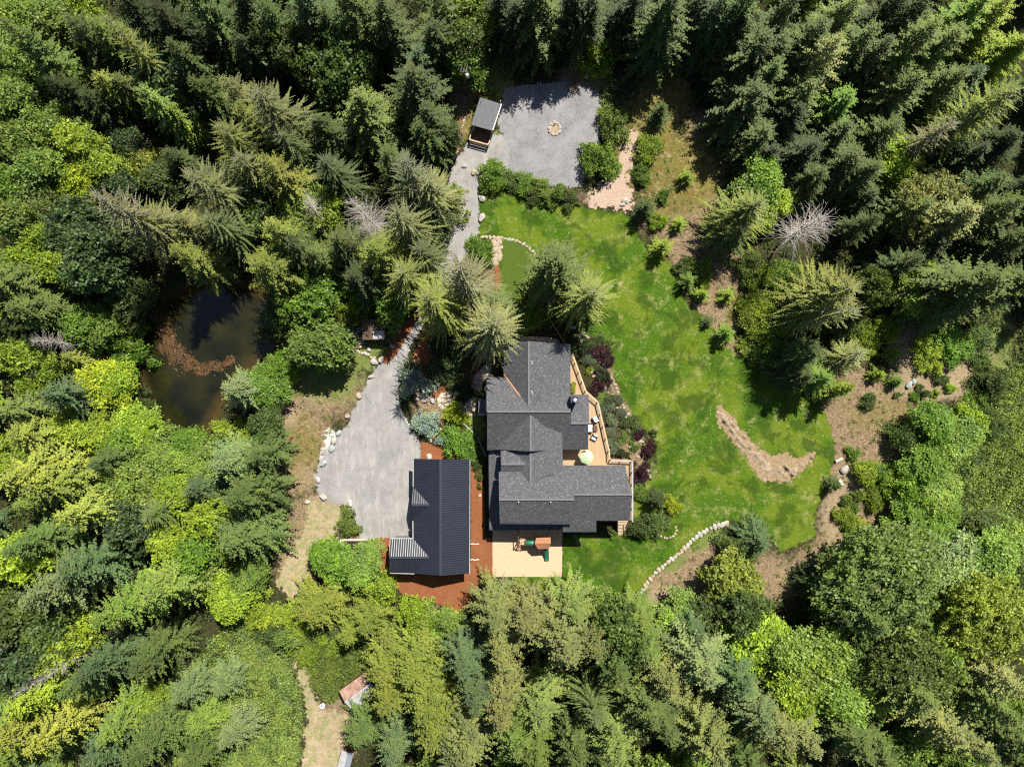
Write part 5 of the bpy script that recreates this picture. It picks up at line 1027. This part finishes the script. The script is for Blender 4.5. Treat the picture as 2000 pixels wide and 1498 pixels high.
# ------------------------------------------------------------------ timber hut by the gravel pad
hut = empty('timber_hut'); tag(hut, 'small timber hut with flat grey roof and open railed porch', 'hut')
hp = [r3(470, 442, 2.8), r3(628, 492, 2.8), r3(565, 702, 2.6), r3(400, 656, 2.6)]
MB().prism([hp[3], hp[2], hp[1], hp[0]], .16).build('roof', M['membrane'], hut)
vA = Vector(hp[3]); vX = (Vector(hp[2]) - vA); vY = (Vector(hp[0]) - vA)
def hpt(a, b, z): q = vA + vX * a + vY * b; return (q.x, q.y, z)
def hbox(a0, b0, a1, b1, z0, z1): return MB().prism([hpt(a0, b0, z1), hpt(a1, b0, z1), hpt(a1, b1, z1), hpt(a0, b1, z1)], z1 - z0)
hbox(.08, .42, .92, .95, .02, 2.42).build('cabin', M['cedarwood'], hut); hbox(.04, -.42, .96, .42, .02, .22).build('porch_floor', M['darkwood'], hut)
for a in (.06, .92):
    for b in (-.38, .02): hbox(a, b, a + .04, b + .04, .2, 2.45 if b > 0 else 1.2).build('post', M['palewood'], hut)
MB().bar(hpt(.05, -.40, 1.2), hpt(.97, -.40, 1.2), .14, .07).build('rail', M['palewood'], hut); MB().bar(hpt(.05, -.40, .7), hpt(.97, -.40, .7), .05, .5).build('rail_panel', M['palewood'], hut)
for a in (.05, .97): MB().bar(hpt(a, -.40, 1.2), hpt(a, .40, 1.2), .14, .07).build('rail', M['palewood'], hut)
for e_, f_ in (((1.02, .02), (1.02, .98)),): MB().bar(hpt(*e_, 2.66), hpt(*f_, 2.78), .12, .1).build('gutter', M['trim'], hut)
MB().tube([hpt(.12, .7, 2.75), hpt(.1, .85, 2.9), hpt(.16, .95, 2.8)], .03, 6).build('vent_hose', M['black'], hut)
MB().tube([hpt(.95, 1.03, .1), hpt(.95, 1.03, 3.2)], .05, 8).build('flue', M['steel'], hut)

# ------------------------------------------------------------------ utility pole and wires
def pole(px, py, label):
    x, y, _ = G(px, py); e = empty('utility_pole', (x, y, tz(x, y))); tag(e, label, 'utility pole', 'utility poles')
    MB().tube([(0, 0, -.3), (0, 0, 3.5), (0, 0, 7.6)], [.16, .14, .11], 10).build('pole', M['darkwood'], e)
    MB().bar((-.45, .12, 7.2), (.45, .12, 7.2), .09, .1).build('crossarm', M['darkwood'], e)
    MB().tube([(.42, 0, 5.9), (.42, 0, 5.95), (.42, 0, 6.75), (.42, 0, 6.82)], [.15, .2, .2, .08], 14).build('transformer', M['trim'], e)
    for s in (-.38, 0, .38): MB().tube([(s, .12, 7.26), (s, .12, 7.42)], [.05, .03], 6).build('insulator', M['trim'], e)
    return Vector((x, y, 0))
a = pole(912.5, 187, 'wooden utility pole with white transformer above the timber hut'); c = pole(952, -95, 'wooden utility pole just beyond the top edge')
for s, nm in ((-.38, 'left'), (0, 'middle'), (.38, 'right')):
    pts = []
    for i in range(13):
        t_ = i / 12; q = a.lerp(c, t_); pts.append((q.x + s, q.y + .12, 7.45 + (tz(a.x, a.y) * (1 - t_) + tz(c.x, c.y) * t_) - 2.4 * t_ * (1 - t_)))
    tag(MB().tube(pts, .02, 5).build('power_line', M['greysheet']), f'thin pale power line running up from the wooden pole, {nm} of the three', 'power line')

# ------------------------------------------------------------------ rocks, stone rows, fire pit
def rock_mesh(seed):
    import bmesh
    rg = np.random.default_rng(seed); b = bmesh.new(); bmesh.ops.create_icosphere(b, subdivisions=3, radius=.5)
    pl_ = [(Vector(rg.normal(0, 1, 3)).normalized(), rg.uniform(.30, .44)) for _ in range(11)]
    for v in b.verts:
        for nrm, d in pl_:
            k = v.co.dot(nrm)
            if k > d: v.co -= nrm * (k - d) * .9
        v.co += v.co.normalized() * float(rg.normal(0, .008)); v.co.z *= .72
    me = bpy.data.meshes.new('rock'); b.to_mesh(me); b.free(); return me
RM = {}
for k in 'wtg':
    RM[k] = []
    for s in range(4):
        me = rock_mesh(s + 10); me.materials.append(M['rock_' + k]); RM[k].append(me)
def rock(name, px, py, size, k, parent=None, z=None, rs=random.Random(5), flat=.8):
    x, y, _ = G(px, py, size * .3); o = bpy.data.objects.new(name, RM[k][rs.randrange(4)]); link(o, parent)
    o.location = (x, y, (tz(x, y) if z is None else z) + size * .22 * flat); o.rotation_euler = (rs.uniform(-.2, .2), rs.uniform(-.2, .2), rs.uniform(0, 6.28))
    o.scale = (size * rs.uniform(.9, 1.25), size * rs.uniform(.75, 1.0), size * flat); return o
CK = {'w': 'white', 't': 'tan', 'g': 'grey'}
BR = [(731,707,1.1,'w'),(744,702,1.3,'w'),(724,736,.9,'w'),(700,773,1.1,'t'),(678,813,.9,'t'),(661,846,1.1,'g'),(647,876,1.1,'g'),(651,862,1.3,'w'),(631,906,1.1,'g'),(620,937,1.0,'w'),(631,971,1.2,'w'),(600,981,.9,'w'),(683,983,1.1,'w'),(838,893,1.0,'w'),(779,774,1.0,'t'),
      (907,324,.9,'w'),(925,336,1.0,'t'),(940,348,1.25,'t'),(941,387,1.3,'w'),(941,425,1.2,'w'),(853,645,1.1,'g'),(842,675,.9,'g'),(846,700,.8,'g'),(1222,392,1.2,'w'),(1216,400,.8,'w'),(1650,917,1.3,'w'),(1683,956,.7,'w'),(1776,751,1.1,'g'),(1784,745,.9,'g'),(780,648,.7,'t'),(766,676,.8,'w'),(720,682,.8,'w')]
gl = labels_for([(q[0], q[1], f"{'large' if q[2] > 1.25 else 'rough'} {CK[q[3]]} boulder") for q in BR])
for q, lab in zip(BR, gl): tag(rock('boulder', *q), lab, 'boulder', 'boulders set along the drive and clearings')
rs = random.Random(12); GRK = []
for i in range(64):
    t_ = rs.random(); px = 1140 + 130 * t_ + rs.uniform(-14, 14); py = 660 + 265 * t_ ** .9 + rs.uniform(-18, 18) + (0 if t_ > .4 else -10)
    if px < 1188 and py > 770: px += 22
    GRK.append((px, py, rs.uniform(.25, .65), rs.choice('wtt')))
for q in [(818,771),(826,773),(834,768),(840,776),(829,782),(845,783),(815,780),(838,848),(846,853),(853,846),(840,860),(852,862),(860,838),(905,905),(937,968),(1120,640),(1135,655),(1110,628)]: GRK.append((*q, rs.uniform(.5, 1.0), rs.choice('wt')))
gl = labels_for([(q[0], q[1], f"{'small' if q[2] < .6 else 'mid sized'} {CK[q[3]]} garden rock") for q in GRK])
gl = [l if len(l.split()) <= 16 else ' '.join(l.split()[:16]) for l in gl]
for q, lab in zip(GRK, gl): tag(rock('garden_rock', *q), lab, 'rock', 'rocks in the garden beds')
def along(pts, step):
    out = []; carry = 0
    for (x0, y0), (x1, y1) in zip(pts, pts[1:]):
        L = math.hypot(x1 - x0, y1 - y0); s = carry
        while s < L: out.append((x0 + (x1 - x0) * s / L, y0 + (y1 - y0) * s / L)); s += step
        carry = s - L
    return out
def stone_row(name, label, cat, pts, step, size, k, hgt=.8, jit=.0):
    e = empty(name); tag(e, label, cat); rq = random.Random(len(label))
    for x, y in along(pts, step): rock('block', x + rq.uniform(-jit, jit), y + rq.uniform(-jit, jit), size * rq.uniform(.75, 1.25), rq.choice(k), e, flat=hgt)
ROW = [(1255,1160),(1258,1149),(1264,1140),(1280,1120),(1302,1100),(1329,1080),(1350,1058),(1365,1045),(1389,1031),(1425,1021)]
stone_row('retaining_wall', 'curved low row of pale rough blocks at the lower lawn edge', 'stone wall', ROW, 8.2, .85, 'wwt')
stone_row('stone_edging', 'curved pale stone edging round the top of the small striped lawn', 'edging', [(942,463),(962,464),(983,466),(1003,469),(1020,476),(1036,487),(1050,502),(1058,514)], 7.5, .6, 'tw', .6, .8)
stone_row('stone_edging', 'line of small pale stones beside the red mulch below the utility pole', 'edging', [(907,230),(903,250),(897,275),(893,297),(887,308),(878,315)], 5.2, .42, 'tw', .7, .8)
stone_row('stone_edging', 'dark curved stone kerb of the planted island beside the driveway', 'edging', [(777,780),(779,797),(785,812),(795,826),(806,838)], 5.5, .5, 'g', .7)
stone_row('stone_edging', 'line of stones from the log pile down to the driveway', 'edging', [(682,676),(700,688),(716,692),(730,700)], 6, .55, 'tw', .7, 1)
stone_row('stone_edging', 'long stone border between the garden bed and the large lawn', 'edging', [(1130,632),(1150,660),(1172,700),(1196,742),(1208,770),(1222,800),(1240,825),(1256,860),(1266,900),(1268,935)], 7, .5, 'ttw', .6, 1.5)
stone_row('stone_edging', 'ring of pinkish stones round the small bed below the yellow shrub', 'edging', [(1286,1045),(1300,1052),(1316,1048),(1322,1036),(1318,1026)], 6.5, .38, 't', .6, 1)
steps = empty('stone_steps'); tag(steps, 'rough pink stone slab steps leading down beside the small striped lawn', 'steps')
for i, q in enumerate([(965,471),(975,472),(966,480),(976,484),(965,489),(975,494),(967,498),(974,503),(965,507),(967,515)]): rock('step', *q, 1.0 + .15 * (i % 3), 't', steps, flat=.35)
pit = empty('fire_pit', G(1083, 252)); tag(pit, 'round fire pit ringed with pale stones on the gravel pad', 'fire pit')
for i in range(9):
    a_ = i * 6.283 / 9 + .2; o = rock('stone', 1000, 749, .62, 'wt'[i % 2], pit, z=0.03, flat=.6); o.location.x = .80 * math.cos(a_); o.location.y = .90 * math.sin(a_); o.rotation_euler.z = a_ + math.pi / 2
rg = np.random.default_rng(4); b = MB(); b.poly([(.7 * math.cos(t), .78 * math.sin(t), .06) for t in np.linspace(0, 6.283, 17)[:-1]]); b.build('ash', simple('ash', (.30, .24, .17), .95, .5, 6), pit)
MB().tube([(-.3, .35, .12), (.15, .5, .2)], .06, 6).build('charred_log', M['darkwood'], pit)

a = np.array(gpoly(ROCKP)); xs = np.arange(a[:, 0].min() - .5, a[:, 0].max() + .5, .16); ys = np.arange(a[:, 1].min() - .5, a[:, 1].max() + .5, .16)
X, Y = np.meshgrid(xs, ys); P = np.stack([X.ravel(), Y.ravel()], 1); sdv = sdist(P, a); I = np.arange(len(P)).reshape(len(ys), len(xs))
F = np.stack([I[:-1, :-1].ravel(), I[:-1, 1:].ravel(), I[1:, 1:].ravel(), I[1:, :-1].ravel()], 1); F = F[sdv[F].max(1) > -.45]
used = np.unique(F); mp = np.full(len(P), -1); mp[used] = np.arange(len(used)); F = mp[F]; P = P[used]; sdv = sdv[used]; x, y = P[:, 0], P[:, 1]
nz = np.abs(np.sin(x * 1.7 + y * .9) + .6 * np.sin(x * 3.1 - y * 2.7 + 1) + .35 * np.sin(x * 6.3 + y * 5.1) + .2 * np.sin(x * 11 - y * 9))
z = -.04 + smooth(sdv - .55 + .55 * np.sin(x * 2.3 + 1) * np.cos(y * 2.9) + .25 * np.sin(x * 5.1 + y * 4.3), -.1, .7) * (.10 + .42 * nz * (.6 + .4 * np.sin(x * .9 + y * 1.3))) 
n = N('outcrop_surface'); 
me = np_mesh('rock_outcrop', np.column_stack([P, z]), F, [M['outcrop']], smooth=False)
o = link(bpy.data.objects.new('rock_outcrop', me)); tag(o, 'bent ridge of bare brown rock rising out of the large lawn', 'rock outcrop')

# ------------------------------------------------------------------ timber, logs, sheds, small things
def rack(px, py, rz, label):
    x, y, _ = G(px, py, .4); e = empty('slatted_bench', (x, y, tz(x, y) + .03), rz); tag(e, label, 'bench')
    for i in range(5): MB().box(-.85, -.62 + i * .28, .42, .85, -.50 + i * .28, .47).build('slat', M['darkwood'], e)
    for xx in (-.7, 0, .7): MB().box(xx - .05, -.66, .34, xx + .05, .68, .415).build('batten', M['darkwood'], e)
    for xx in (-.7, .7):
        for yy in (-.55, .55): MB().box(xx - .05, yy - .05, 0, xx + .05, yy + .05, .335).build('leg', M['darkwood'], e)
rack(1121, 168, math.radians(68), 'dark slatted timber bench at the top edge of the gravel pad')
rack(1132, 388, math.radians(62), 'dark slatted timber bench between the hedge and the pink soil')
def log(p0, p1, r, label, mat='deadwood', z=.0):
    A = Vector(G(*p0)); B = Vector(G(*p1)); A.z = tz(A.x, A.y) + r + z; B.z = tz(B.x, B.y) + r + z
    pts = [A.lerp(B, t) + Vector((0, 0, .03 * math.sin(t * 7))) for t in (0, .33, .66, 1)]
    tag(MB().tube(pts, [r, r * .95, r * .9, r * .82], 10).build('log', M[mat], None, True), label, 'log')
log((1144, 155), (1152, 135), .28, 'thick pale upright lying log beside the pit bench'); log((1155, 144), (1182, 149), .2, 'long grey log lying beside the thick pale log')
log((1121, 126), (1160, 124), .14, 'thin grey log in the shade above the gravel pad')
LG = [((674, 661), (701, 656)), ((675, 667), (708, 660)), ((677, 673), (712, 665)), ((690, 673), (713, 670)), ((679, 678), (692, 688)), ((694, 679), (714, 677)), ((676, 655), (699, 651))]
for i, (p0, p1) in enumerate(LG): log(p0, p1, .17 + .02 * (i % 3), f'pale cut log in the pile beside the wood store, {["second", "third", "fourth", "fifth", "lowest", "sixth", "topmost"][i]} from top' if i not in (4, 6) else f'pale cut log in the pile beside the wood store, {"lowest" if i == 4 else "topmost"}', 'palewood' if i % 2 else 'deadwood')
stone_row('rubble_pile', 'loose heap of small pale stones above the log pile', 'stone heap', [(672,642),(690,638),(708,640),(704,648),(686,646),(676,650)], 5, .45, 'tw', .7, 3)
log((553, 718), (563, 724), .1, 'thin white log lying beside the pond trees'); log((557, 728), (564, 738), .07, 'thin grey stick lying beside the pond trees')
log((1176, 566 ), (1216, 552), .03, 'thin bare branch lying on the lawn right of the tall spruces')
def gshed(name, label, px, py, rz, L, Wd, h0, h1, m1, m2, wall):
    x, y, _ = G(px, py, h1); e = empty(name, (x, y, tz(x, y)), rz); tag(e, label, 'shed')
    for s, m in ((1, m1), (-1, m2)): MB().prism([(-L / 2, 0, h1), (L / 2, 0, h1), (L / 2, s * Wd / 2, h0), (-L / 2, s * Wd / 2, h0)][::s], .06).build('roof', m, e)
    b = MB(); i = .15; A = [(-L / 2 + i, -Wd / 2 + i, 0), (-L / 2 + i, Wd / 2 - i, 0), (-L / 2 + i, Wd / 2 - i, h0 - .03), (-L / 2 + i, 0, h1 - .1), (-L / 2 + i, -Wd / 2 + i, h0 - .03)]; B = [(-p[0], p[1], p[2]) for p in A]
    b.poly(A); b.poly(B[::-1])
    for k in range(5): b.poly([A[k], B[k], B[(k + 1) % 5], A[(k + 1) % 5]])
    b.build('wall', wall, e); MB().bar((-L / 2, 0, h1 + .03), (L / 2, 0, h1 + .03), .18, .03).build('ridge_cap', M['greysheet'], e)
gshed('rusty_shed', 'small shed with rusty sheet roof beside the dirt path', 700, 1352, math.radians(35), 4.6, 3.4, 2.0, 2.5, M['rust'], M['greysheet'], M['darkwood'])
gshed('metal_shed', 'pale metal roofed shed corner at the bottom edge', 672, 1490, math.radians(75), 2.6, 1.8, 1.7, 2.0, M['greysheet'], M['steel'], M['darkwood'])
ws = empty('wood_store', G(736, 652)); tag(ws, 'dark low wood store in shade beside the red mulch strip', 'shed'); 
MB().prism([(-1.65, -1.0, 2.0), (1.6, -1.0, 2.0), (1.6, 1.9, 2.5), (-1.65, 1.9, 2.5)], .08).build('roof', M['darkwood'], ws); MB().prism([(-.15, -.9, 2.06), (1.5, -.9, 2.06), (1.5, .3, 2.27), (-.15, .3, 2.27)], .03).build('roof_sheet', M['greysheet'], ws)
MB().box(-1.5, -.85, 0, 1.45, 1.75, 1.9).build('wall', M['darkwood'], ws)
tb = empty('tub', G(631, 1376)); tag(tb, 'round white tub standing on weeds beside the dirt path', 'tub'); MB().tube([(0, 0, 0), (0, 0, .45), (0, 0, .5)], [.3, .36, .38], 18).build('body', M['trim'], tb); MB().tube([(0, 0, .5), (0, 0, .52)], .3, 18).build('lid', M['greysheet'], tb)
rb = empty('raised_bed', G(700, 1066)); tag(rb, 'pale timber framed bed with turquoise cover beside the round bright tree', 'garden bed')
for bx in ((-2.6, .85, 2.5, 1.1), (2.25, -1.4, 2.5, .85), (-2.6, -1.4, -2.35, .85), (-2.35, -1.4, 2.25, -1.15)): MB().box(bx[0], bx[1], 0, bx[2], bx[3], .5).build('frame_board', M['concrete'], rb)
MB().box(-2.34, -1.14, 0, 2.24, .84, .12).build('soil', M['soilbed'], rb); cushbox(.2, -.8, .13, 2.0, .4, .42, .1).build('cover', M['turq'], rb, True)
for (px, py, rz, wd) in ((1639, 898, .45, 'upper'), (1642, 941, -1.05, 'lower')):
    x, y, _ = G(px, py, .4); e = empty('stone_bench', (x, y, tz(x, y)), rz); tag(e, f'pale slab bench in the dry clearing, {wd} of the two', 'bench')
    MB().box(-.55, -.19, .38, .55, .19, .46).build('seat', M['concrete'], e)
    for s in (-.38, .38): MB().box(s - .07, -.16, 0, s + .07, .16, .375).build('leg', M['concrete'], e)
def fence(name, label, pts, hgt, gap, mat, rails=(1, .55)):
    e = empty(name); tag(e, label, 'fence')
    for a, b in zip(pts, pts[1:]):
        A = Vector(G(*a)); B = Vector(G(*b)); A.z = tz(A.x, A.y); B.z = tz(B.x, B.y); d = B - A; n_ = max(1, round(d.length / gap))
        for r in rails: MB().bar(A + Vector((0, 0, hgt * r - .05)), B + Vector((0, 0, hgt * r - .05)), .07, .09).build('rail', mat, e)
        for i in range(n_ + 1):
            p = A + d * (i / n_); MB().obox((p.x, p.y), .1, .1, p.z - .1, p.z + hgt).build('post', mat, e)
fence('rail_fence', 'grey rail fence beside the green shrubs left of the grey house', [(904, 824), (932, 850), (949, 890)], 1.1, 1.7, M['greysheet'])
fence('rail_fence', 'reddish rail fence running up into the spruce shade above the house', [(1060, 604), (1103, 672)], 1.1, 1.8, M['cedarwood'])

# ------------------------------------------------------------------ play set on wood chips
ps = empty('play_set'); tag(ps, 'wooden play tower with brown roof and two green slides on wood chips', 'play set')
def q2(u, v, z): return r2(u, v, z)
pl1 = [q2(1222, 700, 2.7), q2(1315, 697, 2.7), q2(1318, 735, 3.2), q2(1212, 738, 3.2)]; pl2 = [q2(1212, 738, 3.2), q2(1318, 735, 3.2), q2(1308, 768, 2.75), q2(1235, 774, 2.75)]
MB().prism(pl1, .05).build('roof', M['brownroof'], ps); MB().prism(pl2, .05).build('roof', M['brownroof'], ps)
for u in (1232, 1300):
    for v in (708, 762): p = q2(u, v, 2.0); MB().obox((p[0], p[1]), .1, .1, 0.05, 2.72).build('post', M['cedarwood'], ps)
x0, y1, _ = q2(1228, 704, 1.5); x1, y0, _ = q2(1306, 766, 1.5); MB().box(x0, y0, 1.42, x1, y1, 1.5).build('platform', M['cedarwood'], ps)
MB().box(x0, y0, 1.5, x0 + .05, y1, 2.1).build('side_panel', M['cedarwood'], ps); MB().box(x0 + .06, y1 - .05, 1.5, x1, y1, 2.1).build('side_panel', M['cedarwood'], ps)
MB().tube([q2(1230, 733, 1.95), q2(1190, 733, 1.95), q2(1155, 732, 1.95)], .36, 16).build('tube_tunnel', M['greenpl'], ps, True)
for u in (1160, 1172, 1184, 1196, 1208): p = q2(u, 733, 1.95); MB().tube([(p[0] - .02, p[1], p[2]), (p[0] + .02, p[1], p[2])], .385, 16).build('tunnel_rib', M['greenpl'], ps)
pts = [q2(1290, 768, 1.5), q2(1290, 790, 1.1), q2(1291, 815, .6), q2(1292, 838, .3), q2(1292, 850, .24)]; b = MB()
for i in range(len(pts) - 1):
    A, B = pts[i], pts[i + 1]; wdt = .28
    b.poly([(A[0] - wdt, A[1], A[2]), (A[0] + wdt, A[1], A[2]), (B[0] + wdt, B[1], B[2]), (B[0] - wdt, B[1], B[2])])
    for s in (-1, 1): b.poly([(A[0] + s * wdt, A[1], A[2] - .02), (B[0] + s * wdt, B[1], B[2] - .02), (B[0] + s * wdt, B[1], B[2] + .16), (A[0] + s * wdt, A[1], A[2] + .16)])
    b.poly([(A[0] - wdt, A[1], A[2] - .05), (A[0] + wdt, A[1], A[2] - .05), (B[0] + wdt, B[1], B[2] - .05), (B[0] - wdt, B[1], B[2] - .05)])
b.build('slide', M['greenpl'], ps, fix=False)
x0, y1, _ = q2(1112, 712, 1.5); x1, y0, _ = q2(1155, 745, 1.5)
for xx in (x0, x1 - .1):
    for yy in (y0, y1 - .1): MB().box(xx, yy, .05, xx + .1, yy + .1, 2.0).build('post', M['cedarwood'], ps)
for k in range(5): MB().box(x0 + .1, y0 + .05 + k * .2, 1.42, x1 - .1, y0 + .18 + k * .2, 1.48).build('platform_board', M['palewood'], ps)
MB().bar(q2(1106, 660, 2.3), q2(1106, 745, 2.3), .12, .12).build('swing_beam', M['darkwood'], ps)
for v in (664, 742): p = q2(1106, v, 2.2); MB().obox((p[0], p[1]), .1, .1, .05, 2.24).build('post', M['darkwood'], ps)
for k in range(5): MB().bar(q2(1098, 752 + k * 7, 1.4 - k * .28), q2(1120, 752 + k * 7, 1.4 - k * .28), .07, .05).build('rung', M['cedarwood'], ps)
for u in (1096, 1122): MB().bar(q2(u, 748, 1.5), q2(u, 786, .1), .07, .09).build('ladder_side', M['cedarwood'], ps)
